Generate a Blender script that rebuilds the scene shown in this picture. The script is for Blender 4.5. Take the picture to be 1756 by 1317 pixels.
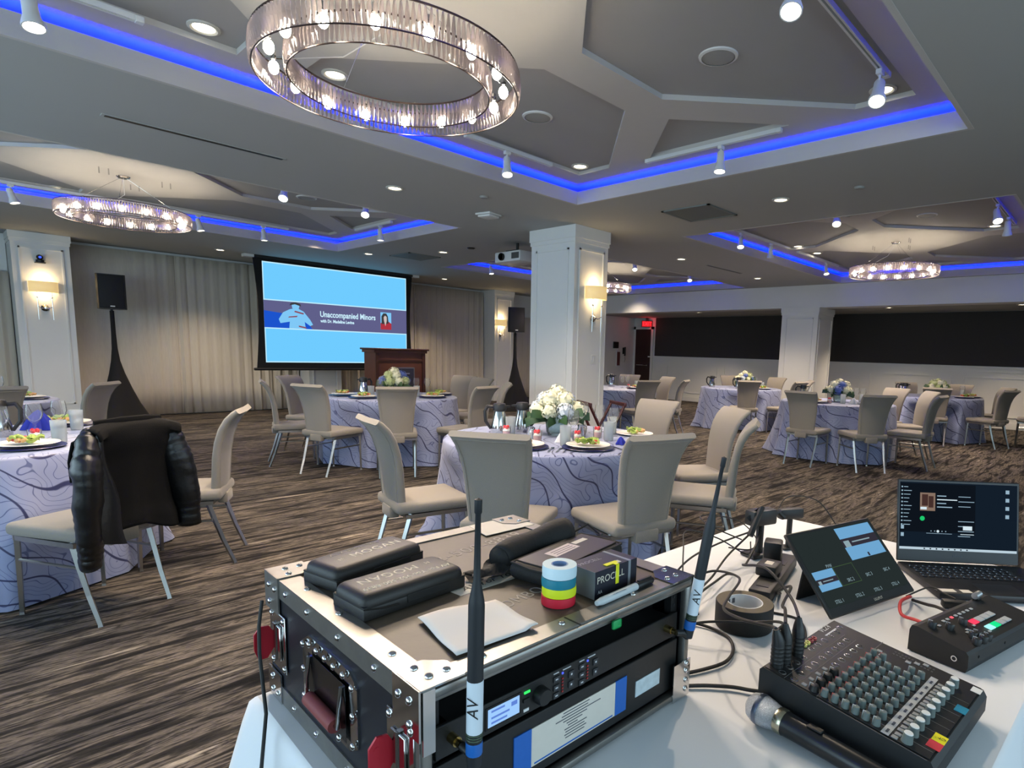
import bpy, bmesh, math, random
from mathutils import Vector, Matrix, noise
for o in list(bpy.data.objects): bpy.data.objects.remove(o)
SC = bpy.context.scene
COL = SC.collection
PI = math.pi
def rad(d): return math.radians(d)
# ---------------------------------------------------------------- camera, exposure, world, daylight
CAM_Z = 1.36
cd = bpy.data.cameras.new('camera'); cam = bpy.data.objects.new('camera', cd); COL.objects.link(cam)
R0 = Vector((0.67164962, -0.74029608, 0.02912897)); R1 = Vector((-0.08072799, -0.11221219, -0.99039962)); R2 = Vector((0.73645759, 0.66285001, -0.13512989))
cam.matrix_world = Matrix(((R0.x, -R1.x, -R2.x, 0), (R0.y, -R1.y, -R2.y, 0), (R0.z, -R1.z, -R2.z, CAM_Z), (0, 0, 0, 1)))
cd.sensor_fit = 'HORIZONTAL'; cd.sensor_width = 36.0; cd.lens = 1022.733 / 1756 * 36
cd.shift_x = (878 - 1003.918) / 1756; cd.shift_y = (744.096 - 658.5) / 1756
cd.clip_start = 0.02; cd.clip_end = 100
SC.camera = cam
vs = SC.view_settings
vs.view_transform = 'Standard'; vs.look = 'None'; vs.gamma = 1.0; vs.use_curve_mapping = False; vs.exposure = 0.18
SC.cycles.use_denoising = True
SC.cycles.max_bounces = 7; SC.cycles.diffuse_bounces = 4; SC.cycles.glossy_bounces = 3; SC.cycles.transmission_bounces = 5; SC.cycles.transparent_max_bounces = 14
SC.cycles.caustics_reflective = False; SC.cycles.caustics_refractive = False; SC.cycles.sample_clamp_indirect = 3.0
W = bpy.data.worlds.new('world'); SC.world = W; W.use_nodes = True
W.node_tree.nodes['Background'].inputs[0].default_value = (0.55, 0.72, 0.9, 1); W.node_tree.nodes['Background'].inputs[1].default_value = 0.6
def area_light(name, loc, direction, sx, sy, power, color, parent=None):
    l = bpy.data.lights.new(name, 'AREA'); l.shape = 'RECTANGLE'; l.size = sx; l.size_y = sy; l.energy = power; l.color = color
    o = bpy.data.objects.new(name, l); COL.objects.link(o); o.location = loc
    o.rotation_euler = Vector(direction).to_track_quat('-Z', 'Y').to_euler()
    if parent: o.parent = parent
    return o
DAY = (0.62, 0.86, 1.0)
area_light('daylight_left_window', (-3.05, 4.6, 1.55), (1, 0, -0.05), 10.5, 2.2, 235, DAY)
area_light('daylight_front_window', (1.2, -3.05, 1.55), (0, 1, -0.05), 7.0, 2.2, 105, DAY)
# ---------------------------------------------------------------- colour and material helpers
def lin(c):
    c = c / 255.0
    return c / 12.92 if c <= 0.04045 else ((c + 0.055) / 1.055) ** 2.4
def rgb(r, g, b): return (lin(r), lin(g), lin(b), 1)
MATS = {}
def N(nt, t, **kw):
    n = nt.nodes.new(t)
    for k, v in kw.items(): setattr(n, k, v)
    return n
def mat(name, color, rough=0.5, metal=0.0, noise=0.0, nscale=20.0, bump=0.0, bscale=200.0, emit=None, estr=0.0, spec=0.5, coat=0.0, sheen=0.0, stretch=None):
    if name in MATS: return MATS[name]
    m = bpy.data.materials.new(name); m.use_nodes = True; nt = m.node_tree; b = nt.nodes['Principled BSDF']
    b.inputs['Base Color'].default_value = color; b.inputs['Roughness'].default_value = rough; b.inputs['Metallic'].default_value = metal
    b.inputs['Specular IOR Level'].default_value = spec; b.inputs['Coat Weight'].default_value = coat
    if sheen: b.inputs['Sheen Weight'].default_value = sheen
    tc = N(nt, 'ShaderNodeTexCoord'); src = tc.outputs['Object']
    if stretch:
        mp = N(nt, 'ShaderNodeMapping'); mp.inputs['Scale'].default_value = stretch; nt.links.new(src, mp.inputs['Vector']); src = mp.outputs['Vector']
    if noise:
        nz = N(nt, 'ShaderNodeTexNoise'); nz.inputs['Scale'].default_value = nscale; nz.inputs['Detail'].default_value = 4
        nt.links.new(src, nz.inputs['Vector'])
        mx = N(nt, 'ShaderNodeMix', data_type='RGBA')
        mx.inputs['A'].default_value = tuple(max(0, c * (1 - noise)) for c in color[:3]) + (1,)
        mx.inputs['B'].default_value = tuple(min(1, c * (1 + noise)) for c in color[:3]) + (1,)
        nt.links.new(nz.outputs['Fac'], mx.inputs['Factor']); nt.links.new(mx.outputs['Result'], b.inputs['Base Color'])
    if bump:
        nb = N(nt, 'ShaderNodeTexNoise'); nb.inputs['Scale'].default_value = bscale; nb.inputs['Detail'].default_value = 3
        nt.links.new(src, nb.inputs['Vector'])
        bp = N(nt, 'ShaderNodeBump'); bp.inputs['Strength'].default_value = bump; bp.inputs['Distance'].default_value = 0.004
        nt.links.new(nb.outputs['Fac'], bp.inputs['Height']); nt.links.new(bp.outputs['Normal'], b.inputs['Normal'])
    if emit:
        b.inputs['Emission Color'].default_value = emit; b.inputs['Emission Strength'].default_value = estr
    MATS[name] = m
    return m
def emis(name, color, strength, sampled=False):
    if name in MATS: return MATS[name]
    m = bpy.data.materials.new(name); m.use_nodes = True; nt = m.node_tree; nt.nodes.clear()
    e = N(nt, 'ShaderNodeEmission'); e.inputs[0].default_value = color; e.inputs[1].default_value = strength * (.88 if strength <= 1.2 else 1)
    o = N(nt, 'ShaderNodeOutputMaterial'); nt.links.new(e.outputs[0], o.inputs[0])
    if not sampled: m.cycles.emission_sampling = 'NONE'
    MATS[name] = m
    return m
def clear(name, tint, gloss=0.25, diffuse=0.0, rough=0.03, dcol=(0.9, 0.9, 0.9, 1)):
    """thin clear glass or crystal: see-through, mirror-like at grazing angles, optionally a little milky or brightened by diffuse white"""
    if name in MATS: return MATS[name]
    m = bpy.data.materials.new(name); m.use_nodes = True; nt = m.node_tree; nt.nodes.clear()
    t = N(nt, 'ShaderNodeBsdfTransparent'); t.inputs[0].default_value = tint
    g = N(nt, 'ShaderNodeBsdfGlossy'); g.inputs['Roughness'].default_value = rough
    lw = N(nt, 'ShaderNodeLayerWeight'); lw.inputs['Blend'].default_value = gloss
    mx = N(nt, 'ShaderNodeMixShader'); nt.links.new(lw.outputs['Fresnel'], mx.inputs[0]); nt.links.new(t.outputs[0], mx.inputs[1]); nt.links.new(g.outputs[0], mx.inputs[2])
    out = mx.outputs[0]
    if diffuse:
        d = N(nt, 'ShaderNodeBsdfDiffuse'); d.inputs[0].default_value = dcol
        tl = N(nt, 'ShaderNodeBsdfTranslucent'); tl.inputs[0].default_value = dcol
        a = N(nt, 'ShaderNodeMixShader'); a.inputs[0].default_value = 0.5; nt.links.new(d.outputs[0], a.inputs[1]); nt.links.new(tl.outputs[0], a.inputs[2])
        m2 = N(nt, 'ShaderNodeMixShader'); m2.inputs[0].default_value = diffuse; nt.links.new(out, m2.inputs[1]); nt.links.new(a.outputs[0], m2.inputs[2]); out = m2.outputs[0]
    o = N(nt, 'ShaderNodeOutputMaterial'); nt.links.new(out, o.inputs[0])
    MATS[name] = m
    return m
def ramp(nt, stops):
    r = N(nt, 'ShaderNodeValToRGB'); e = r.color_ramp.elements
    while len(e) < len(stops): e.new(0.5)
    for i, (p, c) in enumerate(stops): e[i].position = p; e[i].color = c
    return r
def carpet_mat():
    m = bpy.data.materials.new('streaked_carpet'); m.use_nodes = True; nt = m.node_tree; b = nt.nodes['Principled BSDF']
    b.inputs['Roughness'].default_value = 0.95; b.inputs['Specular IOR Level'].default_value = 0.1
    tc = N(nt, 'ShaderNodeTexCoord')
    def layer(sx, sy, scale, detail, dist, off):
        mp = N(nt, 'ShaderNodeMapping'); mp.inputs['Scale'].default_value = (sx, sy, 1); mp.inputs['Location'].default_value = (off, off * 2, 0)
        nt.links.new(tc.outputs['Object'], mp.inputs['Vector'])
        n = N(nt, 'ShaderNodeTexNoise'); n.inputs['Scale'].default_value = scale; n.inputs['Detail'].default_value = detail; n.inputs['Roughness'].default_value = 0.62; n.inputs['Distortion'].default_value = dist
        nt.links.new(mp.outputs['Vector'], n.inputs['Vector']); return n.outputs['Fac']
    a = layer(1.0, 9.0, 1.9, 6, 0.35, 3.1); c = layer(0.5, 2.2, 1.3, 3, 0.2, 9.7); f = layer(9, 30, 5.0, 3, 0.0, 1.3)
    r = ramp(nt, [(0.36, rgb(29, 28, 29)), (0.46, rgb(53, 51, 49)), (0.53, rgb(108, 102, 95)), (0.585, rgb(40, 38, 38)), (0.68, rgb(146, 140, 130))]); nt.links.new(a, r.inputs[0])
    r2 = ramp(nt, [(0.35, (0.55, 0.55, 0.58, 1)), (0.62, (1.12, 1.06, 1.0, 1))]); nt.links.new(c, r2.inputs[0])
    mx = N(nt, 'ShaderNodeMix', data_type='RGBA', blend_type='MULTIPLY'); mx.inputs['Factor'].default_value = 1.0
    nt.links.new(r.outputs[0], mx.inputs['A']); nt.links.new(r2.outputs[0], mx.inputs['B'])
    r3 = ramp(nt, [(0.3, (0.72, 0.72, 0.72, 1)), (0.7, (1.2, 1.2, 1.2, 1))]); nt.links.new(f, r3.inputs[0])
    m2 = N(nt, 'ShaderNodeMix', data_type='RGBA', blend_type='MULTIPLY'); m2.inputs['Factor'].default_value = 1.0
    nt.links.new(mx.outputs['Result'], m2.inputs['A']); nt.links.new(r3.outputs[0], m2.inputs['B']); nt.links.new(m2.outputs['Result'], b.inputs['Base Color'])
    bp = N(nt, 'ShaderNodeBump'); bp.inputs['Strength'].default_value = 0.4; bp.inputs['Distance'].default_value = 0.006
    nt.links.new(f, bp.inputs['Height']); nt.links.new(bp.outputs['Normal'], b.inputs['Normal'])
    return m
def cloth_mat():
    m = bpy.data.materials.new('wavy_lavender_cloth'); m.use_nodes = True; nt = m.node_tree; b = nt.nodes['Principled BSDF']
    b.inputs['Roughness'].default_value = 0.42; b.inputs['Sheen Weight'].default_value = 0.2
    uv = N(nt, 'ShaderNodeUVMap')
    def wave(scale, dist, ds, rot, lo, off):
        mp = N(nt, 'ShaderNodeMapping'); mp.inputs['Rotation'].default_value = (0, 0, rot); mp.inputs['Location'].default_value = (off, off, 0); nt.links.new(uv.outputs[0], mp.inputs['Vector'])
        w = N(nt, 'ShaderNodeTexWave', wave_type='BANDS', bands_direction='X', wave_profile='SIN'); w.inputs['Scale'].default_value = scale; w.inputs['Distortion'].default_value = dist
        w.inputs['Detail'].default_value = 0.3; w.inputs['Detail Scale'].default_value = ds; nt.links.new(mp.outputs['Vector'], w.inputs['Vector'])
        r = ramp(nt, [(0.0, (1, 1, 1, 1)), (lo, (1, 1, 1, 1)), (lo + 0.018, (0, 0, 0, 1))]); nt.links.new(w.outputs['Fac'], r.inputs[0]); return r.outputs[0]
    a = wave(2.2, 9.0, 1.4, 0.8, 0.007, 0.0); c = wave(8.0, 22.0, 1.0, 0.95, 0.012, 0.37)
    m1 = N(nt, 'ShaderNodeMix', data_type='RGBA'); m1.inputs['A'].default_value = rgb(142, 151, 186); m1.inputs['B'].default_value = rgb(88, 98, 140); nt.links.new(c, m1.inputs['Factor'])
    m2 = N(nt, 'ShaderNodeMix', data_type='RGBA'); nt.links.new(m1.outputs['Result'], m2.inputs['A']); m2.inputs['B'].default_value = rgb(40, 46, 88); nt.links.new(a, m2.inputs['Factor'])
    nt.links.new(m2.outputs['Result'], b.inputs['Base Color'])
    return m
def screen_bars(): pass
# ---------------------------------------------------------------- mesh builder
class M:
    def __init__(s): s.v = []; s.f = []; s.sm = []; s.mi = []; s.uv = None
    def add(s, vs, fs, smooth=False, mi=0, T=None):
        o = len(s.v)
        s.v += [tuple(T @ Vector(p)) for p in vs] if T else [tuple(p) for p in vs]
        s.f += [tuple(i + o for i in f) for f in fs]; s.sm += [smooth] * len(fs); s.mi += [mi] * len(fs)
        return s
    def box(s, a, b, T=None, mi=0, r=0.0, seg=2):
        x0, y0, z0 = a; x1, y1, z1 = b
        if r > 0:
            bm = bmesh.new(); bmesh.ops.create_cube(bm, size=1)
            for v in bm.verts: v.co = Vector(((x0 + x1) / 2 + v.co.x * (x1 - x0), (y0 + y1) / 2 + v.co.y * (y1 - y0), (z0 + z1) / 2 + v.co.z * (z1 - z0)))
            bmesh.ops.bevel(bm, geom=bm.edges[:], offset=r, segments=seg, profile=0.5, affect='EDGES')
            bm.verts.index_update()
            s.add([v.co[:] for v in bm.verts], [[v.index for v in f.verts] for f in bm.faces], True, mi, T); bm.free(); return s
        vs = [(x0, y0, z0), (x1, y0, z0), (x1, y1, z0), (x0, y1, z0), (x0, y0, z1), (x1, y0, z1), (x1, y1, z1), (x0, y1, z1)]
        return s.add(vs, [(0, 3, 2, 1), (4, 5, 6, 7), (0, 1, 5, 4), (1, 2, 6, 5), (2, 3, 7, 6), (3, 0, 4, 7)], False, mi, T)
    def tube(s, path, r, n=8, cap=True, mi=0, T=None, flat=1.0):
        P = [Vector(p) for p in path]; k = len(P); rs = r if isinstance(r, (list, tuple)) else [r] * k
        vs = []; nrm = None
        for i in range(k):
            t = (P[min(i + 1, k - 1)] - P[max(i - 1, 0)]).normalized()
            if nrm is None:
                a = Vector((0, 0, 1)) if abs(t.z) < 0.9 else Vector((1, 0, 0)); nrm = (a - t * a.dot(t)).normalized()
            else:
                nrm = nrm - t * nrm.dot(t)
                nrm = nrm.normalized() if nrm.length > 1e-6 else Vector((0, 0, 1))
            bi = t.cross(nrm)
            for j in range(n):
                a = 2 * PI * j / n; vs.append(P[i] + (nrm * math.cos(a) + bi * math.sin(a) * flat) * rs[i])
        fs = [(i * n + j, i * n + (j + 1) % n, (i + 1) * n + (j + 1) % n, (i + 1) * n + j) for i in range(k - 1) for j in range(n)]
        s.add(vs, fs, n > 4, mi, T)
        if cap:
            s.add(vs[:n], [tuple(range(n - 1, -1, -1))], False, mi, T); s.add(vs[-n:], [tuple(range(n))], False, mi, T)
        return s
    def cyl(s, p0, p1, r0, r1=None, n=12, mi=0, T=None, cap=True):
        return s.tube([p0, p1], [r0, r0 if r1 is None else r1], n, cap, mi, T)
    def lathe(s, prof, n=16, c=(0, 0, 0), mi=0, T=None, sx=1.0, sy=1.0):
        vs = []; k = len(prof)
        for (r, z) in prof:
            for j in range(n):
                a = 2 * PI * j / n; vs.append((c[0] + r * math.cos(a) * sx, c[1] + r * math.sin(a) * sy, c[2] + z))
        fs = [(i * n + j, i * n + (j + 1) % n, (i + 1) * n + (j + 1) % n, (i + 1) * n + j) for i in range(k - 1) for j in range(n)]
        return s.add(vs, fs, True, mi, T)
    def prism(s, poly, z0, z1, mi=0, T=None):
        n = len(poly); vs = [(x, y, z0) for x, y in poly] + [(x, y, z1) for x, y in poly]
        return s.add(vs, [tuple(range(n - 1, -1, -1)), tuple(range(n, 2 * n))] + [(i, (i + 1) % n, n + (i + 1) % n, n + i) for i in range(n)], False, mi, T)
    def sphere(s, c, r, nu=10, nv=6, sc=(1, 1, 1), mi=0, T=None):
        prof = [(max(1e-4, r * math.sin(PI * i / nv)), -r * math.cos(PI * i / nv)) for i in range(nv + 1)]
        vs = []
        for (q, z) in prof:
            for j in range(nu):
                a = 2 * PI * j / nu; vs.append((c[0] + q * math.cos(a) * sc[0], c[1] + q * math.sin(a) * sc[1], c[2] + z * sc[2]))
        return s.add(vs, [(i * nu + j, i * nu + (j + 1) % nu, (i + 1) * nu + (j + 1) % nu, (i + 1) * nu + j) for i in range(nv) for j in range(nu)], True, mi, T)
    def grid(s, fn, nu, nv, mi=0, T=None, smooth=True, closed=False):
        m = nu if closed else nu + 1
        vs = [fn(i / nu, j / nv) for j in range(nv + 1) for i in range(m)]
        fs = [(j * m + i, j * m + (i + 1) % m, (j + 1) * m + (i + 1) % m, (j + 1) * m + i) for j in range(nv) for i in range(nu)]
        return s.add(vs, fs, smooth, mi, T)
    def mesh(s, name, mats, angle=40):
        me = bpy.data.meshes.new(name); me.from_pydata(s.v, [], s.f)
        for m in (mats if isinstance(mats, (list, tuple)) else [mats]): me.materials.append(m)
        me.polygons.foreach_set('use_smooth', s.sm); me.polygons.foreach_set('material_index', s.mi)
        if any(s.sm): me.set_sharp_from_angle(angle=rad(angle))
        me.update(); return me
    def build(s, name, mats, parent=None, loc=None, rz=0.0, angle=40):
        return link(name, s.mesh(name, mats, angle), parent, loc, rz)
def link(name, me, parent=None, loc=None, rz=0.0):
    o = bpy.data.objects.new(name, me); COL.objects.link(o)
    if parent: o.parent = parent
    if loc is not None: o.location = loc
    if rz: o.rotation_euler = (0, 0, rz)
    return o
def tag(o, label, cat, group=None, kind=None):
    o['label'] = label; o['category'] = cat
    if group: o['group'] = group
    if kind: o['kind'] = kind
    return o
def thing(name, label, cat, loc=(0, 0, 0), rz=0.0, group=None):
    o = bpy.data.objects.new(name, None); COL.objects.link(o); o.location = loc; o.rotation_euler = (0, 0, rz)
    o.empty_display_size = 0.05
    return tag(o, label, cat, group)
def struct(o): o['kind'] = 'structure'; return o
def dup(root, loc, rz=0.0, label=None, group=None):
    def cp(o, par):
        c = o.copy(); COL.objects.link(c)
        if par: c.parent = par
        for ch in list(o.children): cp(ch, c)
        return c
    r = cp(root, None); r.location = loc; r.rotation_euler = (0, 0, rz)
    if label: r['label'] = label
    if group: r['group'] = group
    return r
def solidify(o, t, off=0.0):
    md = o.modifiers.new('thickness', 'SOLIDIFY'); md.thickness = t; md.offset = off; return o
def text(name, s, size, m, parent, loc, rot=(0, 0, 0), ext=0.0003, align='CENTER', sx=1.0, shear=0.0, space=1.0, bold=0.0):
    c = bpy.data.curves.new(name, 'FONT'); c.body = s; c.size = size; c.extrude = ext; c.align_x = align; c.align_y = 'CENTER'; c.shear = shear; c.space_character = space; c.resolution_u = 3; c.offset = bold
    c.materials.append(m)
    tmp = bpy.data.objects.new(name, c); me = bpy.data.meshes.new_from_object(tmp); bpy.data.objects.remove(tmp)
    if not me.materials: me.materials.append(m)
    o = bpy.data.objects.new(name, me); COL.objects.link(o); o.parent = parent; o.location = loc; o.rotation_euler = rot; o.scale = (sx, 1, 1)
    return o
def spot(name, parent, loc, direction, power, color, angle, blend=0.5, size=0.04):
    l = bpy.data.lights.new(name, 'SPOT'); l.energy = power; l.color = color; l.spot_size = rad(angle); l.spot_blend = blend; l.shadow_soft_size = size
    o = bpy.data.objects.new(name, l); COL.objects.link(o); o.location = loc; o.rotation_euler = Vector(direction).to_track_quat('-Z', 'Y').to_euler()
    if parent: o.parent = parent
    return o
def point(name, parent, loc, power, color, size=0.04):
    l = bpy.data.lights.new(name, 'POINT'); l.energy = power; l.color = color; l.shadow_soft_size = size
    o = bpy.data.objects.new(name, l); COL.objects.link(o); o.location = loc
    if parent: o.parent = parent
    return o
def TR(x=0, y=0, z=0, rx=0, ry=0, rz=0):
    return Matrix.Translation((x, y, z)) @ Matrix.Rotation(rz, 4, 'Z') @ Matrix.Rotation(ry, 4, 'Y') @ Matrix.Rotation(rx, 4, 'X')
rnd = random.Random(7)
# ---------------------------------------------------------------- shared materials
WALLW = mat('warm_white_wall_paint', rgb(222, 222, 220), 0.6, noise=0.03, nscale=3, bump=0.05, bscale=90)
CEILW = mat('ceiling_paint', rgb(170, 171, 168), 0.8, noise=0.02, nscale=2)
COVEW = mat('coffer_paint', rgb(190, 187, 182), 0.75, noise=0.05, nscale=2.5)
PANELC = mat('grey_ceiling_panel_paint', rgb(158, 157, 155), 0.8, noise=0.05, nscale=3)
DARKP = mat('charcoal_fabric_panel', rgb(58, 55, 53), 0.9, noise=0.15, nscale=60, bump=0.2, bscale=300)
CURT = mat('oatmeal_curtain_cloth', rgb(196, 187, 172), 0.9, noise=0.10, nscale=60, bump=0.15, bscale=250, stretch=(1, 1, 0.12))
CARPET = carpet_mat(); CLOTH = cloth_mat()
FAB = mat('taupe_chair_fabric', rgb(132, 126, 117), 0.92, noise=0.10, nscale=260, bump=0.25, bscale=420, sheen=0.2)
CHROME = mat('brushed_chair_metal', rgb(176, 176, 174), 0.28, 1.0, noise=0.08, nscale=30, stretch=(1, 1, 0.1))
STEEL = mat('polished_steel', rgb(205, 205, 205), 0.12, 1.0)
ALU = mat('worn_aluminium', rgb(140, 138, 134), 0.38, 0.85, noise=0.2, nscale=35, bump=0.06, bscale=60)
BLKP = mat('black_plastic', rgb(20, 21, 22), 0.45, noise=0.1, nscale=80)
BLKM = mat('black_painted_metal', rgb(16, 17, 19), 0.5, bump=0.05, bscale=300)
BLKF = mat('black_stretch_fabric', rgb(13, 13, 14), 0.9)
RUB = mat('black_rubber', rgb(18, 18, 18), 0.6)
WHT = mat('white_plastic', rgb(214, 215, 214), 0.4)
WHTC = mat('white_table_linen', rgb(222, 224, 228), 0.8, noise=0.03, nscale=8, bump=0.15, bscale=14)
NAVY = mat('navy_glazed_china', rgb(18, 24, 88), 0.3)
CHINA = mat('white_china', rgb(228, 226, 222), 0.25)
GLASS = clear('clear_drinking_glass', (0.98, 0.99, 0.99, 1), 0.09, 0.05)  # small white diffuse share brightens the glass in place of bright reflections
FROST = clear('frosted_iced_glass', (0.92, 0.95, 0.96, 1), 0.15, 0.30, 0.15, (0.88, 0.90, 0.92, 1))
WARM = (1.0, 0.80, 0.58)
LAMPW = emis('warm_lamp_face', (1.0, 0.86, 0.62, 1), 9.0)
# ================================================================= SETTING
ZC, ZU, ZP = 2.921, 3.113, 3.148
X0, X1, Y0, Y1 = -3.2, 15.42, -3.2, 13.12
struct(M().box((X0 - .2, Y0 - .2, -.1), (X1 + .2, Y1 + .3, 0)).build('floor', CARPET))
coffers = [(-1.58, 4.837, .968, 4.568), (6.91, 12.72, .968, 4.568), (-1.58, 4.837, 6.65, 10.06), (6.91, 12.66, 6.64, 10.09)]
cm = M()
xs = [X0, -1.58, 4.837, 6.91, 12.72, 12.83]; ys = [Y0, .968, 4.568, 6.65, 10.06, Y1 + .1]
for i in range(5):
    for j in range(5):
        if i in (1, 3) and j in (1, 3): continue
        cm.box((xs[i], ys[j], ZC), (xs[i + 1], ys[j + 1], ZC + .03))
cm.box((12.66, 6.65, ZC), (12.72, 10.06, ZC + .03)); cm.box((13.2, Y0, 2.49), (X1 + .1, 11.95, 2.53))
ceiling = struct(cm.build('ceiling', CEILW))
BLUE = (0.0, 0.006, 1.0)
LED = emis('blue_led_strip', (0.0, 0.008, 1.0, 1), 6.0)
def coffer(x0, x1, y0, y1):
    e = .17
    lip = M()
    for a, b in (((x0 - .02, y0 - .02), (x1 + .02, y0 + .012)), ((x0 - .02, y1 - .012), (x1 + .02, y1 + .02)), ((x0 - .02, y0 + .012), (x0 + .012, y1 - .012)), ((x1 - .012, y0 + .012), (x1 + .02, y1 - .012))):
        lip.box((a[0], a[1], ZC - .002), (b[0], b[1], 3.05))
    lip.build('coffer_lip', COVEW, ceiling)
    st = M()
    for a, b in (((x0 - .13, y0 - .13), (x1 + .13, y0 - .09)), ((x0 - .13, y1 + .09), (x1 + .13, y1 + .13)), ((x0 - .13, y0 - .09), (x0 - .09, y1 + .09)), ((x1 + .09, y0 - .09), (x1 + .13, y1 + .09))):
        st.box((a[0], a[1], ZC + .031), (b[0], b[1], ZC + .045))
    st.build('led_strip', LED, ceiling)
    wl = M()
    for a, b in (((x0 - e - .02, y0 - e - .02), (x1 + e + .02, y0 - e)), ((x0 - e - .02, y1 + e), (x1 + e + .02, y1 + e + .02)), ((x0 - e - .02, y0 - e), (x0 - e, y1 + e)), ((x1 + e, y0 - e), (x1 + e + .02, y1 + e))):
        wl.box((a[0], a[1], ZC + .032), (b[0], b[1], ZU + .06))
    wl.build('cove_wall', COVEW, ceiling)
    cx, cy = (x0 + x1) / 2, (y0 + y1) / 2; bx, by = (x1 - x0) / 2 - .28, (y1 - y0) / 2 - .28; b = .162; d = 1.30
    quad = [(d - b, b), (bx - .97, b), (bx, b + .97), (bx, by), (.177, by), (.177, d - .177)]
    tri = [(bx - .65, 0), (bx, .65), (bx, -.65)]
    polys = []
    for sx in (1, -1):
        for sy in (1, -1): polys.append([(cx + sx * x, cy + sy * y) for x, y in (quad if sx * sy > 0 else quad[::-1])])
        polys.append([(cx + sx * x, cy + y) for x, y in (tri if sx > 0 else tri[::-1])])
    bm = bmesh.new(); edges = []
    loops = [[(x0 - e, y0 - e), (x1 + e, y0 - e), (x1 + e, y1 + e), (x0 - e, y1 + e)]] + polys
    for lp in loops:
        vs_ = [bm.verts.new((x, y, ZU)) for x, y in lp]
        edges += [bm.edges.new((vs_[i], vs_[(i + 1) % len(vs_)])) for i in range(len(vs_))]
    bmesh.ops.triangle_fill(bm, edges=edges, use_beauty=True)
    bad = []
    for f in bm.faces:
        c = f.calc_center_median()
        for lp in polys:
            ins = False; n = len(lp)
            for i in range(n):
                (xa, ya), (xb, yb) = lp[i], lp[(i + 1) % n]
                if (ya > c.y) != (yb > c.y) and c.x < (xb - xa) * (c.y - ya) / (yb - ya) + xa: ins = not ins
            if ins: bad.append(f); break
    bmesh.ops.delete(bm, geom=bad, context='FACES_ONLY')
    me = bpy.data.meshes.new('coffer_beams'); bm.to_mesh(me); bm.free(); me.materials.append(COVEW)
    link('coffer_beams', me, ceiling)
    edge = M()
    for lp in polys:
        n = len(lp)
        edge.add([(x, y, ZU) for x, y in lp] + [(x, y, ZP + .002) for x, y in lp], [(i, (i + 1) % n, n + (i + 1) % n, n + i) for i in range(n)])
        M().prism(lp, ZP, ZP + .02).build('panel', PANELC, ceiling)
    edge.build('panel_edging', COVEW, ceiling)
    for (lx, ly, dx, dy, sx) in ((cx, y0 - .05, 0, 1, x1 - x0), (cx, y1 + .05, 0, -1, x1 - x0), (x0 - .05, cy, 1, 0, y1 - y0), (x1 + .05, cy, -1, 0, y1 - y0)):
        l = bpy.data.lights.new('led_cove_light', 'AREA'); l.shape = 'RECTANGLE'; l.size = sx; l.size_y = .05; l.energy = 20.0 * sx; l.color = BLUE
        o = bpy.data.objects.new('led_cove_light', l); COL.objects.link(o); o.location = (lx, ly, 3.0); o.parent = ceiling
        z = -Vector((dx * .45, dy * .45, 1)).normalized(); x = Vector((1, 0, 0)) if dx == 0 else Vector((0, 1, 0)); y = z.cross(x)
        o.rotation_euler = Matrix((x, y, z)).transposed().to_euler()
for c in coffers: coffer(*c)
# walls
struct(M().box((X1, Y0 - .1, 0), (X1 + .1, 12.0, 2.6)).build('wall_right', WALLW))
struct(M().box((X0 - .1, Y1, 0), (12.83, Y1 + .1, ZC)).build('wall_back', WALLW))
struct(M().box((12.83, 11.89, 0), (X1 + .1, 11.99, 2.56)).box((12.83, 11.99, 0), (12.93, Y1 + .1, ZC)).build('wall_corner', WALLW))
def window_wall(name, along, fixed, a0, a1, bays, wn):
    w = M(); sill, head = .45, 2.66; n = len(bays)
    def bx(lo, hi, z0, z1, t=.12, off=0):
        if along == 'y': return ((fixed - t + off, lo, z0), (fixed + off, hi, z1))
        return ((lo, fixed - t + off, z0), (hi, fixed + off, z1))
    w.box(*bx(a0, a1, 0, sill)); w.box(*bx(a0, a1, head, ZC)); p = a0
    for lo, hi in bays: w.box(*bx(p, lo, sill, head)); p = hi
    w.box(*bx(p, a1, sill, head))
    struct(w.build(name, WALLW))
    for k, (lo, hi) in enumerate(bays):
        f = M(); fr = .05
        f.box(*bx(lo, lo + fr, sill, head, .06, -.03)).box(*bx(hi - fr, hi, sill, head, .06, -.03)).box(*bx(lo, hi, sill, sill + fr, .06, -.03)).box(*bx(lo, hi, head - fr, head, .06, -.03))
        f.box(*bx((lo + hi) / 2 - .02, (lo + hi) / 2 + .02, sill, head, .06, -.03))
        o = struct(f.build('window_%d' % (wn + k), BLKM))
        M().box(*bx(lo + fr, hi - fr, sill + fr, head - fr, .01, -.055)).build('pane', clear('window_glass', (.97, .98, .98, 1), .12), o)
window_wall('wall_left', 'y', X0 + .1, Y0, Y1, [(-.8 + 1.95 * k, .8 + 1.95 * k) for k in range(6)], 1)
window_wall('wall_front', 'x', Y0 + .1, X0, X1 + .1, [(-2.6 + 1.95 * k, -1.0 + 1.95 * k) for k in range(4)], 7)
# beam over the right-hand aisle
struct(M().box((12.83, Y0, 2.45), (13.25, 11.89, ZC + .03)).build('trim_1', WALLW))
for nm, a, b in (('baseboard_right', (X1 - .02, Y0, 0), (X1, 11.89, .13)), ('baseboard_back', (X0, Y1 - .02, 0), (12.83, Y1, .13)), ('baseboard_corner', (12.93, 11.87, 0), (X1, 11.89, .13))):
    struct(M().box(a, b).build(nm, WALLW))
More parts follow.
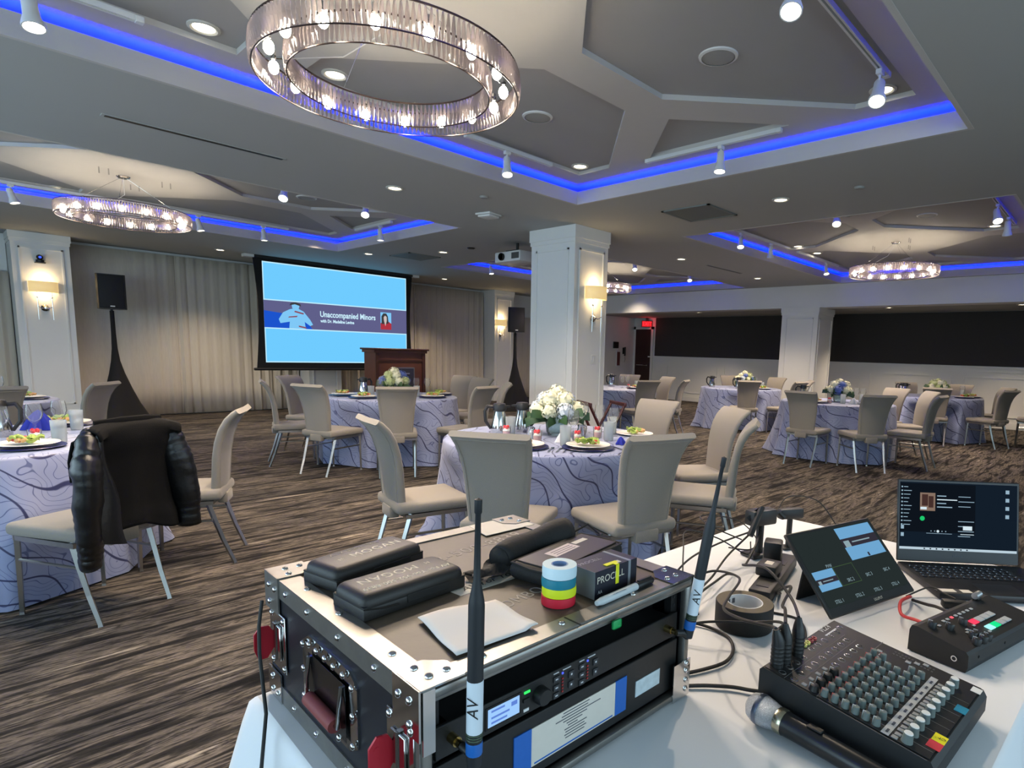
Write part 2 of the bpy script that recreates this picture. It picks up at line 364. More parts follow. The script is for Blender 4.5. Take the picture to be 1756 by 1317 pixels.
# dark fabric panels and wainscot on the right wall
for (a, b, lab) in ((-3.0, 11.05, 'long charcoal fabric panel along the right wall behind the far column'),):
    tag(M().box((X1 - .03, a, 1.32), (X1 - .001, b, 2.485), r=.006, seg=1).build('fabric_wall_panel', DARKP), lab, 'wall panel')
tr = M()
tr.box((X1 - .035, Y0, 1.27), (X1, 11.3, 1.305)).box((X1 - .02, Y0, 1.19), (X1, 11.3, 1.20))
yy = -3.0
while yy < 10.8:
    y2 = yy + 1.75
    for z0, z1 in ((.24, .262), (1.06, 1.082)): tr.box((X1 - .018, yy, z0), (X1, y2, z1))
    for q in (yy, y2 - .022): tr.box((X1 - .018, q, .262), (X1, q + .022, 1.06))
    yy += 1.97
struct(tr.build('trim_2', WALLW))
def moulding(a, z0, z1, w0, w1, axis, face, t=.014, wd=.022):
    """raised picture-frame moulding on a column face; axis is the face normal"""
    m = M(); d = -1
    def bx(l, h, za, zb):
        if axis == 'x': m.box((face - t, l, za), (face + .002, h, zb))
        else: m.box((l, face - t, za), (h, face + .002, zb))
    bx(w0, w1, z0, z0 + wd); bx(w0, w1, z1 - wd, z1); bx(w0, w0 + wd, z0, z1); bx(w1 - wd, w1, z0, z1)
    return m.build('panel_moulding', WALLW, a)
def column(x0, x1, y0, y1, top, cap, faces):
    o = struct(M().box((x0, y0, 0), (x1, y1, top)).build('column', WALLW))
    M().box((x0 - .022, y0 - .022, top - cap), (x1 + .022, y1 + .022, top - .001)).box((x0 - .012, y0 - .012, top - cap - .05), (x1 + .012, y1 + .012, top - cap)).build('capital', WALLW, o)
    M().box((x0 - .015, y0 - .015, 0), (x1 + .015, y1 + .015, .16)).build('plinth', WALLW, o)
    if 'x' in faces: moulding(o, .3, top - cap - .12, y0 + .10, y1 - .10, 'x', x0)
    if 'y' in faces: moulding(o, .3, top - cap - .12, x0 + .08, x1 - .08, 'y', y0)
    return o
column(5.53, 6.16, 5.24, 6.03, ZC, .15, 'xy')
column(12.815, 13.68, 5.0, 5.8, 2.451, .10, 'xy')
for x0, x1 in ((1.012, 1.69), (5.35, 6.03), (10.23, 10.88)):
    column(x0, x1, 12.55, Y1, ZC, .10, 'y')
# curtains
def curtain(x0, x1, y, z0, z1, amp, wl, label, seed):
    r = random.Random(seed); ph = [r.uniform(0, 6) for _ in range(4)]
    def fn(u, v):
        x = x0 + (x1 - x0) * u; s = x / wl * 2 * PI
        k = (.55 + .45 * math.sin(x * 1.9 + ph[3])) * (.6 + .4 * (1 - v))
        f = math.sin(s + ph[0] + 1.2 * math.sin(x * 1.3 + ph[1])) + .45 * math.sin(2.3 * s + ph[2])
        return (x, y - 1.6 * amp * k * f, z0 + (z1 - z0) * v)
    n = int((x1 - x0) / .022)
    o = M().grid(fn, n, 6).build('curtain', CURT); solidify(o, .006)
    return tag(o, label, 'curtain', 'oatmeal window curtains')
curtain(X0 + .2, 1.0, 13.0, .02, 2.34, .035, .21, 'oatmeal curtain left of the left wall pilaster', 1)
curtain(1.71, 3.2, 13.0, .02, 2.87, .016, .2, 'flatter oatmeal curtain behind the left loudspeaker stand', 2)
curtain(3.2, 5.33, 13.0, .02, 2.87, .036, .175, 'deeply folded oatmeal curtain just left of the projection screen', 3)
curtain(6.05, 8.1, 13.0, .02, 2.87, .035, .2, 'oatmeal curtain behind the wooden lectern', 4)
curtain(8.1, 10.2, 13.0, .02, 2.87, .03, .19, 'oatmeal curtain right of the projection screen', 5)
curtain(10.9, 12.8, 12.95, .02, 2.3, .03, .22, 'oatmeal curtain between right loudspeaker and centre column', 6)
g = struct(M().box((X0 + .2, 13.09, 2.36), (1.0, 13.115, 2.40)).box((X0 + .2, 13.09, 2.82), (1.0, 13.115, 2.88)).box((.9, 13.09, 2.40), (1.0, 13.115, 2.82)).build('window_11', WALLW))
M().box((X0 + .2, 13.1, 2.40), (.9, 13.115, 2.82)).build('pane', mat('bluish_pane', rgb(108, 128, 138), .2), g)  # opaque bluish frosted pane above the low curtain
# door and its frame near the exit sign
dr = struct(M().box((X1 - .03, 11.2, 0), (X1 + .005, 11.80, 2.14)).build('door_1', mat('dark_mahogany', rgb(46, 16, 13), .4, noise=.3, nscale=6, stretch=(1, 1, .15))))
M().tube([(X1 - .06, 11.28, 1.02), (X1 - .06, 11.72, 1.02)], .016, 8).build('push_bar', STEEL, dr)
struct(M().box((X1 - .045, 11.80, 0), (X1, 11.88, 2.22)).box((X1 - .045, 11.12, 0), (X1, 11.2, 2.22)).box((X1 - .045, 11.12, 2.14), (X1, 11.88, 2.22)).build('trim_3', WALLW))
# ================================================================= WALL-MOUNTED THINGS
t = thing('exit_sign', 'red glowing exit sign above the dark door', 'sign', (15.30, 11.32, 2.30), rad(-138))
M().box((-.02, -.17, -.1), (.02, .17, .1), r=.006, seg=1).build('housing', BLKP, t)
M().box((.0205, -.155, -.085), (.023, .155, .085)).build('face_plate', mat('dim_red_plate', rgb(90, 8, 10), .4, emit=rgb(255, 20, 30), estr=.5), t)
text('lettering', 'EXIT', .17, emis('exit_red', rgb(255, 40, 50), 2.2), t, (.026, 0, 0), (PI / 2, 0, PI / 2), .001, sx=.8)
M().box((-.02, -.04, .1), (.02, .04, .19)).build('mount', BLKP, t)
point('exit_glow', t, (.12, .0, 0), 1.2, (1, .03, .05), .05)
SHADE = mat('glowing_linen_shade', rgb(226, 208, 160), .8, emit=rgb(255, 214, 140), estr=.55)
def sconce(x, y, z, label, power):
    t = thing('wall_sconce', label, 'wall light', (x, y, z), 0, 'shaded wall sconces')
    def sh(u, v):
        a = PI * u; return (-.17 * math.cos(a), -.15 * math.sin(a) ** .7 - .005, -.005 + .16 * v)
    solidify(M().grid(sh, 16, 2).build('lamp_shade', SHADE, t), .004)
    M().lathe([(.001, 0), (.05, 0), (.05, .012), (.03, .03), (.012, .05), (.001, .05)], 14, T=TR(0, 0, -.24, rx=PI / 2)).build('back_plate', STEEL, t)
    for s in (-1, 1):
        M().tube([(s * .085, -.07, .10), (s * .085, -.07, -.17), (s * .085, -.065, -.42)], [.006, .007, .003], 8).sphere((s * .085, -.07, -.08), .014, 8, 6).build('stem', STEEL, t)
    M().tube([(-.085, -.07, -.22), (-.04, -.05, -.25), (0, -.04, -.24), (.04, -.05, -.25), (.085, -.07, -.22)], .006, 6).build('arm', STEEL, t)
    for s in (-1, 1):
        M().sphere((s * .085, -.075, .07), .022, 8, 6, (1, 1, 1.5)).build('bulb', emis('sconce_bulb', (1, .78, .45, 1), 12), t)
    point('sconce_light', t, (0, -.09, .20), power, (1, .72, .38), .05); point('sconce_light', t, (0, -.09, -.04), power * .7, (1, .72, .38), .05)
    return t
sconce(5.9, 5.24, 2.045, 'shaded brass-lit sconce on the near face of the centre column', 2.2)
sconce(1.34, 12.55, 2.04, 'shaded sconce on the left wall pilaster below the small camera', 2.6)
sconce(10.42, 12.55, 2.0, 'shaded sconce half hidden behind the right loudspeaker', 3.0)
t = thing('ptz_camera', 'small dark conference camera with blue light above the left sconce', 'camera', (1.325, 12.55, 2.47))
M().box((-.06, -.12, 0), (.06, 0, .012)).build('shelf', BLKM, t)
M().lathe([(.001, 0), (.05, 0), (.05, .035), (.001, .035)], 14, (0, -.06, .013)).build('base', BLKP, t)
M().sphere((0, -.06, .085), .042, 12, 8).build('head', BLKP, t)
M().cyl((0, -.1, .085), (0, -.108, .085), .018, n=12).build('lens', emis('blue_lens', rgb(60, 90, 255), 1.5), t)
t = thing('wall_telephone', 'black wall handset left of the dark door', 'telephone', (14.88, 11.86, 1.45))
M().box((-.05, 0, -.1), (.05, .03, .1), r=.01).build('base', BLKP, t)
M().tube([(0, -.03, .11), (0, -.05, .04), (0, -.05, -.08), (0, -.03, -.15)], [.032, .018, .018, .03], 10).build('handset', BLKP, t)
M().tube([(0, -.03, -.15), (.02, -.04, -.26), (-.01, -.04, -.36), (.015, -.03, -.3)], .006, 6).build('cord', RUB, t)
t = thing('notice_frame', 'narrow reddish framed notice beside the black telephone', 'picture', (14.62, 11.885, 1.2))
M().box((-.1, -.02, -.25), (.1, 0, .25)).build('frame', WHT, t); M().box((-.07, -.025, -.21), (.07, -.02, .21)).build('print', mat('dull_red_print', rgb(92, 44, 46), .6), t)
tag(M().box((14.36, 11.85, 1.52), (14.6, 11.885, 1.72), r=.008, seg=1).build('wall_monitor', BLKP), 'small black box screen above the framed notice', 'screen')
t = thing('light_switch', 'white wall switch plate low on the centre column face', 'switch', (5.93, 5.24, 1.27))
M().box((-.045, -.008, -.06), (.045, 0, .06), r=.003, seg=1).build('plate', WHT, t); M().box((-.012, -.014, -.03), (.012, -.008, .03)).build('toggle', WHT, t)
# ================================================================= CEILING THINGS
DLT = mat('downlight_trim', rgb(196, 194, 186), .4); CONE = mat('downlight_reflector', rgb(225, 210, 180), .25, .6)
def make_downlight(small=False):
    t = thing('recessed_downlight', 'x', 'downlight', (0, 0, 0), 0, 'recessed ceiling downlights')
    M().lathe([(.062, .0), (.085, .0), (.085, -.007), (.07, -.012), (.060, -.006), (.062, .0)], 20).build('trim_ring', DLT, t)
    M().lathe([(.001, -.004), (.058, -.004)], 20).build('lens', LAMPW, t)
    return t
dl = [((3.28, 5.59, ZC), 'recessed downlight between the near chandelier coffer and the left coffer'), ((5.85, 2.75, ZC), 'recessed downlight right of the big coffer corner, above the centre table'), ((3.57, 11.74, ZC), 'recessed downlight above the left loudspeaker curtains'),
 ((5.86, 8.52, ZC), 'recessed downlight between the black ceiling disc and the screen'), ((8.08, 11.7, ZC), 'recessed downlight over the lectern end of the screen'), ((8.46, 5.62, ZC), 'recessed downlight just right of the centre column'),
 ((11.26, 5.66, ZC), 'recessed downlight beside the far linear slot'), ((5.25, 9.82, ZC), 'faint recessed downlight just above the projection screen'),
 ((13.74, 8.5, 2.49), 'soffit downlight in front of the left charcoal panel'), ((13.8, 3.9, 2.49), 'soffit downlight right of the far wall column'), ((13.88, 1.62, 2.49), 'soffit downlight at the right picture edge'),
 ((1.24, 4.16, ZP), 'coffer downlight at left of the big crystal chandelier'), ((2.0, 4.14, ZP), 'coffer downlight seen through the ring of the big chandelier'), ((4.43, 4.16, ZP), 'coffer downlight in the far corner of the big coffer'), ((4.43, 1.42, ZP), 'coffer downlight behind the right-hand track spotlight'),
 ((1.25, 9.83, ZP), 'coffer downlight left above the left chandelier'), ((2.03, 9.89, ZP), 'coffer downlight just behind the left chandelier'), ((4.45, 9.87, ZP), 'coffer downlight near the white Y beams of the left coffer'),
 ((9.57, 4.15, ZP), 'coffer downlight above the rail of two spots in the right coffer'), ((10.34, 4.14, ZP), 'second coffer downlight from the left in the right coffer'), ((9.5, 1.5, ZP), 'coffer downlight at the near edge of the right coffer'), ((12.3, 9.8, ZP), 'coffer downlight in the far coffer beyond the column')]
d0 = make_downlight()
for i, (p, lab) in enumerate(dl):
    t = d0 if i == 0 else dup(d0, p, 0, lab)
    t.location = p; t['label'] = lab
    spot('downlight_beam', t, (0, 0, -.02), (0, 0, -1), 90 if p[2] < ZP else 70, WARM, 110, .8, .05)
def head(p, aim, label, kind=0):
    """track spotlight: adapter on the ceiling rail, arm, tapered can, glowing lens"""
    x, y = p; z = ZU - .03
    t = thing('track_spotlight', label, 'spotlight', (x, y, z), 0, 'white track spotlights')
    M().box((-.03, -.018, -.03), (.03, .018, 0), r=.004, seg=1).build('adapter', WHT, t)
    M().cyl((0, 0, -.03), (0, 0, -.085), .008, n=8).build('arm', WHT, t)
    d = Vector(aim).normalized(); q = d.to_track_quat('Z', 'Y').to_matrix().to_4x4(); T = Matrix.Translation((0, 0, -.11)) @ q
    M().lathe([(.001, -.07), (.024, -.068), (.032, -.05), (.034, .0), (.036, .04), (.05, .085), (.05, .1), (.044, .1), (.038, .085)], 16, T=T).build('can', WHT, t)
    M().lathe([(.001, .09), (.044, .09)], 16, T=T).build('lens', emis('spot_lens', (1, .9, .72, 1), 22), t)
    spot('spot_beam', t, Vector((0, 0, -.11)) + d * .11, d, 75, (1, .82, .62), 60, .6, .03)
    return t
def rail(a, b, label):
    (xa, ya), (xb, yb) = a, b; L = math.hypot(xb - xa, yb - ya)
    t = thing('track_rail', label, 'track rail', ((xa + xb) / 2, (ya + yb) / 2, ZU), math.atan2(yb - ya, xb - xa), 'white lighting track rails')
    m = M().box((-L / 2, -.018, -.03), (L / 2, -.006, 0)).box((-L / 2, .006, -.03), (L / 2, .018, 0)).box((-L / 2, -.006, -.012), (L / 2, .006, 0)); m.build('channel', WHT, t)
    for s in (-1, 1): M().box((s * L / 2 - .02, -.021, -.033), (s * L / 2 + .02, .021, 0), r=.003, seg=1).build('end_cap', WHT, t)
rail((-.25, 4.24), (.95, 4.24), 'track rail at upper left beside the biggest spotlight'); rail((3.15, 4.24), (4.1, 4.24), 'track rail below right of the big chandelier'); rail((4.57, 3.45), (4.57, 2.2), 'track rail along the triangular panel of the big coffer'); rail((2.6, 1.3), (4.1, 1.3), 'track rail at upper right of the big coffer')
rail((.5, 9.76), (3.9, 9.76), 'long track rail on the far edge of the left coffer'); rail((2.5, 6.95), (3.9, 6.95), 'track rail on the near edge of the left coffer'); rail((4.57, 7.9), (4.57, 8.9), 'short track rail at the tip of the left coffer')
rail((7.5, 4.24), (9.4, 4.24), 'track rail with two spots on the right coffer'); rail((9.8, 4.24), (11.6, 4.24), 'far track rail of the right coffer toward its chandelier'); rail((7.18, 2.3), (7.18, 3.2), 'short rail at the near tip of the right coffer'); rail((7.6, 1.25), (9.2, 1.25), 'track rail at the right picture edge'); rail((10.4, 1.25), (11.8, 1.25), 'track rail at the far right picture edge')
rail((8.4, 6.95), (11.3, 6.95), 'track rail in the far coffer right of the column'); rail((7.5, 9.76), (8.4, 9.76), 'short track rail in the far coffer left of the column')
for p, aim, lab in (((.5, 4.24), (.05, -.25, -1), 'biggest track spotlight at the upper left corner'), ((3.58, 4.24), (-.15, -.25, -1), 'track spotlight just below right of the big chandelier'), ((4.57, 2.70), (-.12, -.05, -1), 'track spotlight hanging above the centre column, right of the coffer corner'), ((3.98, 1.3), (-.45, -.1, -.8), 'tilted track spotlight at the right end of the big coffer'), ((2.75, 1.3), (-.35, -.1, -.8), 'track spotlight cut by the top picture edge'),
 ((.84, 9.76), (.25, -.1, -1), 'left-most track spotlight in front of the left chandelier'), ((2.72, 9.76), (.2, -.1, -1), 'track spotlight touching the right end of the left chandelier'), ((3.56, 9.76), (.05, 0, -1), 'white track spotlight above the left top of the screen'), ((2.76, 6.95), (-.3, -.45, -.7), 'bright track spotlight left of the round ceiling grille'), ((3.69, 6.95), (-.3, -.45, -.7), 'bright track spotlight at the near edge of the left coffer'), ((4.57, 8.2), (.05, 0, -1), 'track spotlight at the right tip of the left coffer'),
 ((7.85, 4.24), (-.3, -.2, -.8), 'lit spotlight at the left end of the right coffer'), ((8.8, 4.24), (.2, .1, -1), 'unlit-looking spotlight second on the right coffer rail'), ((11.05, 4.24), (-.2, -.2, -.8), 'spotlight left of the right chandelier'), ((7.18, 2.68), (-.45, -.2, -.7), 'bright spotlight alone at the near tip of the right coffer'), ((7.95, 1.25), (-.4, -.2, -.7), 'bright spotlight on the rail near the right picture edge'), ((8.72, 1.25), (.3, 0, -.9), 'spotlight pointing right near the right picture edge'), ((11.0, 1.25), (-.2, 0, -.9), 'spotlight at the far right picture edge'),
 ((7.85, 9.76), (0, -.2, -1), 'spotlight in the far coffer left of the column'), ((8.94, 6.95), (-.3, -.3, -.7), 'bright spotlight in the far coffer right of the column'), ((10.79, 6.95), (-.3, -.3, -.7), 'bright spotlight at the tip of the far coffer')):
    head(p, aim, lab)
GRL = mat('speaker_grille', rgb(150, 150, 147), .7, noise=.12, nscale=300)
for (x, y), lab in (((3.36, 2.04), 'round ceiling speaker grille at top right of the big coffer'), ((3.33, 3.59), 'round ceiling speaker grille right of the big chandelier'), ((3.33, 7.72), 'round ceiling speaker grille in the left coffer'), ((8.39, 2.04), 'round ceiling speaker grille in the right coffer')):
    t = thing('ceiling_speaker', lab, 'speaker grille', (x, y, ZP), 0, 'round ceiling speakers')
    M().lathe([(.10, 0), (.118, 0), (.116, -.008), (.10, -.012)], 24).build('rim', WHT, t); M().lathe([(.1, -.008), (.05, -.012), (.001, -.013)], 24).build('grille', GRL, t)
VENT = mat('vent_grey', rgb(120, 126, 124), .6, .2)
for (x, y, s, lab) in ((5.88, 3.7, .6, 'square ceiling vent right of the centre column top'), (5.86, 9.35, .62, 'square ceiling vent above the screen')):
    t = thing('ceiling_vent', lab, 'ceiling vent', (x, y, ZC), 0)
    h = s / 2; m = M()
    for a, b in (((-h, -h), (h, -h + .03)), ((-h, h - .03), (h, h)), ((-h, -h), (-h + .03, h)), ((h - .03, -h), (h, h))): m.box((a[0], a[1], -.012), (b[0], b[1], 0))
    m.build('frame', VENT, t)
    M().box((-h + .03, -h + .03, -.008), (h - .03, h - .03, -.003)).build('grille', mat('perforated_grille', rgb(104, 110, 108), .6, noise=.15, nscale=400), t)
for (x0, x1, y, lab) in ((.98, 2.22, 5.55, 'long black slot diffuser left of the big coffer'), (9.24, 10.48, 5.61, 'dark slot diffuser in front of the far column')):
    t = thing('slot_diffuser', lab, 'ceiling vent', ((x0 + x1) / 2, y, ZC), 0); L = (x1 - x0) / 2
    M().box((-L, -.03, -.006), (L, .03, 0)).build('frame', CEILW, t); M().box((-L + .02, -.018, -.008), (L - .02, .018, -.0055)).build('slot', BLKM, t)
for (x, y, r, m, lab) in ((4.02, 5.12, .045, GRL, 'small flush disc on the ceiling near the big coffer corner'), (5.84, 2.0, .045, GRL, 'small flush disc on the ceiling right of the big coffer'), (5.87, 7.79, .06, BLKP, 'black round ceiling disc above the screen')):
    tag(M().lathe([(.001, -.02), (r * .8, -.018), (r, -.006), (r, 0)], 18, (x, y, ZC)).build('ceiling_disc', m), lab, 'ceiling fitting')
t = thing('wireless_access_point', 'white square ceiling box above the screen and column', 'access point', (4.55, 5.71, ZC), .2)
M().box((-.11, -.11, -.02), (.11, .11, 0), r=.006).build('base', WHT, t); M().box((-.09, -.09, -.045), (.09, .09, -.02), r=.012).build('cover', WHT, t)
for i, (x, y) in enumerate(((1.7 - .28, 8.35 - .25), (1.7 + .3, 8.35 - .1), (1.7 + .1, 8.35 + .35))):
    for cx, cy, nm in ((0, 0, 'left'), (8.2, -5.57, 'right')):
        t = thing('ceiling_hook', '%s of three tiny ceiling hooks around the canopy of the %s chandelier' % (('near-left', 'near-right', 'far')[i], nm), 'hook', (x + cx, y + cy, ZU))
        for s in (-1, 1): M().cyl((s * .04, 0, 0), (s * .04, 0, -.06), .006, n=6).build('pin', STEEL, t)
# chandeliers
def crystal_mat():
    m = bpy.data.materials.new('faceted_crystal'); m.use_nodes = True; nt = m.node_tree; nt.nodes.clear()
    g = N(nt, 'ShaderNodeBsdfGlass'); g.inputs['IOR'].default_value = 1.5; g.inputs['Color'].default_value = (.97, .93, .93, 1)
    t = N(nt, 'ShaderNodeBsdfTransparent'); t.inputs[0].default_value = (.93, .89, .90, 1)
    d = N(nt, 'ShaderNodeBsdfTranslucent'); d.inputs[0].default_value = (.9, .82, .8, 1)
    a = N(nt, 'ShaderNodeMixShader'); a.inputs[0].default_value = .15; nt.links.new(g.outputs[0], a.inputs[1]); nt.links.new(t.outputs[0], a.inputs[2])
    b = N(nt, 'ShaderNodeMixShader'); b.inputs[0].default_value = .34; nt.links.new(a.outputs[0], b.inputs[1]); nt.links.new(d.outputs[0], b.inputs[2])
    o = N(nt, 'ShaderNodeOutputMaterial'); nt.links.new(b.outputs[0], o.inputs[0]); return m
CRY = crystal_mat()
BULB = emis('chandelier_bulb', (1, .86, .66, 1), 85.0, True)
def crystal_pts(w, h, d):
    z1, z2 = -h * .06, -h * .94
    return [(0, 0, 0), (w * .2, 0, z1), (0, d, z1), (-w * .2, 0, z1), (0, -d, z1), (w / 2, 0, -h * .5), (0, d * 1.5, -h * .5), (-w / 2, 0, -h * .5), (0, -d * 1.5, -h * .5), (w * .2, 0, z2), (0, d, z2), (-w * .2, 0, z2), (0, -d, z2), (0, 0, -h)]
CFS = [(0, 1, 2), (0, 2, 3), (0, 3, 4), (0, 4, 1)] + [(a + i, a + 4 + i, a + 4 + (i + 1) % 4, a + (i + 1) % 4) for a in (1, 5) for i in range(4)] + [(13, 10, 9), (13, 11, 10), (13, 12, 11), (13, 9, 12)]
CM = M().add(crystal_pts(.0205, .115, .010), CFS).mesh('crystal', CRY)
def chandelier(x, y, z, label, near):
    t = thing('crystal_chandelier', label, 'chandelier', (x, y, z), 0, 'crystal ring chandeliers')
    h = .115
    for (r, n) in ((.60, 160), (.46, 124)):
        if near:
            for k in range(n):
                a = 2 * PI * k / n; o = link('crystal', CM, t, (r * math.cos(a), r * math.sin(a), h), a + PI / 2)
        else:
            m = M(); pts = crystal_pts(.0225, h, .008)
            for k in range(n):
                a = 2 * PI * k / n; m.add(pts, CFS, T=TR(r * math.cos(a), r * math.sin(a), h, rz=a + PI / 2))
            o = m.build('crystal_band', CRY, t); o['kind'] = 'stuff'
        for zz, rr in ((-.002, .0035), (h + .004, .005)):
            m = M()
            pts = [(r * math.cos(2 * PI * k / 64), r * math.sin(2 * PI * k / 64), zz) for k in range(65)]
            m.tube(pts, rr, 6, False); m.build('ring_rim', mat('dark_bronze_rim', rgb(96, 84, 80), .3, 1.0), t)
    for k in range(4):
        a = PI / 4 + k * PI / 2; M().cyl((.46 * math.cos(a), .46 * math.sin(a), h + .006), (.60 * math.cos(a), .60 * math.sin(a), h + .006), .007, n=6).build('spoke', STEEL, t)
    for k in range(16):
        a = 2 * PI * (k + .35) / 16; px, py = .53 * math.cos(a), .53 * math.sin(a)
        s = M().cyl((px, py, h), (px, py, h - .035), .012, n=8).build('socket', STEEL, t)
        M().sphere((px, py, h - .068), .023, 10, 7, (1, 1, 1.3)).build('bulb', BULB, s)
    top = ZU - z
    M().lathe([(.001, top - .02), (.05, top - .02), (.065, top - .006), (.065, top)], 18).build('canopy', STEEL, t)
    for k in range(3):
        a = PI / 2 + k * 2 * PI / 3; M().cyl((.03 * math.cos(a), .03 * math.sin(a), top - .02), (.52 * math.cos(a), .52 * math.sin(a), h), .0016, n=5).build('suspension_wire', STEEL, t)
    M().tube([(0, 0, top - .02), (.02, .1, .3), (-.12, .25, .18), (-.35, .28, .1), (-.46, .1, h)], .003, 6).build('power_cord', WHT, t)
    point('chandelier_glow', t, (0, 0, .06), 3, (1, .78, .55), .30)
    for k in range(6 if near else 4):
        a = 2 * PI * (k + .2) / (6 if near else 4); spot('chandelier_beam', t, (.55 * math.cos(a), .55 * math.sin(a), -.02), (0, 0, -1), 36 if near else 40, (1, .8, .6), 165, .4, .03)
chandelier(1.63, 2.785, 2.585, 'large near ring chandelier of crystals at the top of the view', True)
chandelier(1.63, 8.35, 2.64, 'left ring chandelier of crystals above the left wall curtains', False)
chandelier(9.83, 2.77, 2.63, 'right ring chandelier of crystals below the right coffer', False)
chandelier(9.7, 8.37, 2.66, 'farthest crystal ring chandelier, half behind the centre column', False)
# projector
t = thing('ceiling_projector', 'white ceiling projector hung left of the centre column top', 'projector', (6.0, 6.85, 2.63), rad(0))
M().box((-.2, -.28, 0), (.2, .28, .15), r=.02).build('body', WHT, t)
M().lathe([(.001, 0), (.05, 0), (.055, .03), (.05, .04)], 14, T=TR(-.2, .1, .075, ry=-PI / 2)).build('lens', BLKP, t)
M().box((-.203, -.26, .035), (-.199, -.1, .12)).build('vent_grille', mat('grey_grille', rgb(70, 72, 72), .6), t)
M().box((-.12, -.12, .151), (.12, .12, .175)).cyl((0, 0, .175), (0, 0, .29), .022, n=10).build('ceiling_mount', BLKM, t)
# ================================================================= SCREEN AND LECTERN
t = thing('projection_screen', 'wide lit projection screen in a black surround in front of the curtains', 'projection screen', (5.705, 11.8, 0))
SKY = emis('slide_sky_blue', rgb(112, 204, 255), 1.0, True); EDGE = emis('slide_pale_edge', rgb(190, 236, 255), 1.0); BAND = emis('slide_grey_violet', rgb(96, 96, 138), 1.0); DBL = emis('slide_deep_blue', rgb(28, 84, 205), 1.0); PBL = emis('slide_pale_blue', rgb(128, 200, 246), 1.0)
SRED = emis('slide_red', rgb(176, 52, 66), 1.0); SDK = emis('slide_dark', rgb(60, 62, 66), 1.0); SSK = emis('slide_skin', rgb(205, 190, 186), 1.0); SMR = emis('slide_maroon', rgb(140, 78, 92), 1.0); STX = emis('slide_text', rgb(205, 240, 255), 1.0)
hw, zb, zt = 1.455, 1.01, 2.83
def curved(side):
    return [(side * (hw + .15 - .06 * math.sin(PI * k / 8)), .90 + (2.90 - .90) * k / 8) for k in range(9)]
bd = curved(1) + curved(-1)[::-1]
M().prism(bd, 0, .02, T=Matrix(((1, 0, 0, 0), (0, 0, -1, .02), (0, 1, 0, 0), (0, 0, 0, 1)))).build('black_surround', BLKF, t)
M().cyl((-hw - .2, .01, .885), (hw + .2, .01, .885), .025, n=10).build('bottom_bar', BLKM, t)
M().box((-hw - .14, -.05, 2.875), (hw + .14, .09, 2.92)).build('housing', BLKM, t)
for s in (-1, 1): M().box((s * (hw + .22) - .08, -.05, 2.872), (s * (hw + .22) + .08, .09, 2.92)).build('end_bracket', WHT, t)
def flat(name, pts, m, layer, parent=t):
    y = -.002 - .0015 * layer
    return M().prism([(x * 2 * hw - hw, zb + (zt - zb) * z) for x, z in pts], 0, .001, T=Matrix(((1, 0, 0, 0), (0, 0, -1, y), (0, 1, 0, 0), (0, 0, 0, 1)))).build(name, m, parent)
def rect(a, b, c, d): return [(a, b), (c, b), (c, d), (a, d)]
flat('slide_edge', rect(0, 0, 1, 1), EDGE, 0); flat('slide_field', rect(.006, .012, .994, .34), SKY, 1); flat('slide_field', rect(.006, .634, .994, .988), SKY, 1)
flat('slide_band', rect(0, .352, 1, .622), BAND, 1)
flat('blue_corner', [(0, .352), (.30, .352), (.26, .44), (.12, .50), (0, .52)], DBL, 2)
fig = [(.145, .352), (.15, .42), (.085, .40), (.075, .44), (.105, .51), (.15, .545), (.175, .555), (.165, .60), (.185, .612), (.21, .612), (.222, .59), (.215, .555), (.25, .53), (.295, .45), (.315, .40), (.295, .385), (.255, .425), (.262, .352)]
fig = [(.195 + (x - .195) * .9, z) for x, z in fig]
fo = flat('astronaut_figure', fig, PBL, 3)
flat('cap', [(.155, .585), (.165, .612), (.195, .622), (.225, .605), (.228, .582), (.19, .60)], SDK, 4); flat('face', [(.172, .56), (.17, .585), (.19, .598), (.215, .585), (.21, .558), (.19, .545)], PBL, 5)
flat('red_stripe', [(.185, .52), (.188, .535), (.245, .515), (.243, .50)], SMR, 4); flat('red_stripe', [(.145, .46), (.15, .472), (.205, .485), (.20, .47)], SMR, 4); flat('red_stripe', [(.21, .37), (.21, .385), (.255, .372), (.26, .355)], SMR, 4)
flat('portrait', rect(.79, .39, .875, .585), PBL, 2); flat('portrait_jacket', [(.79, .39), (.79, .46), (.815, .485), (.85, .485), (.875, .46), (.875, .39)], SRED, 3); flat('portrait_hair', [(.797, .45), (.797, .54), (.812, .575), (.835, .575), (.848, .54), (.853, .46)], SDK, 4); flat('portrait_face', [(.816, .49), (.814, .53), (.825, .55), (.838, .535), (.838, .49), (.827, .43)], SSK, 5)
text('slide_title', 'Unaccompanied Minors', .152, STX, t, ((.350 - .5) * 2 * hw, -.012, zb + .515 * (zt - zb)), (PI / 2, 0, 0), 0, 'LEFT', .80, bold=.004)
text('slide_subtitle', 'with Dr. Madeline Levine', .082, STX, t, ((.353 - .5) * 2 * hw, -.012, zb + .445 * (zt - zb)), (PI / 2, 0, 0), 0, 'LEFT', .82, bold=.003)
WOOD = mat('reddish_walnut', rgb(84, 47, 33), .4, noise=.35, nscale=7, stretch=(1, 1, .12)); WOODD = mat('dark_walnut_edge', rgb(58, 31, 23), .35)
t = thing('lectern', 'broad walnut lectern with a framed sign standing before the screen', 'lectern', (5.48, 9.4, 0))
M().box((-.47, -.18, .06), (.47, .18, 1.26)).build('body', WOOD, t); M().box((-.49, -.2, 0), (.49, .2, .06)).build('plinth', WOODD, t)
M().box((-.53, -.24, 1.305), (.53, .22, 1.335), r=.008, seg=1).build('top', WOODD, t); M().box((-.5, -.21, 1.26), (.5, .2, 1.305)).build('cornice', WOOD, t)
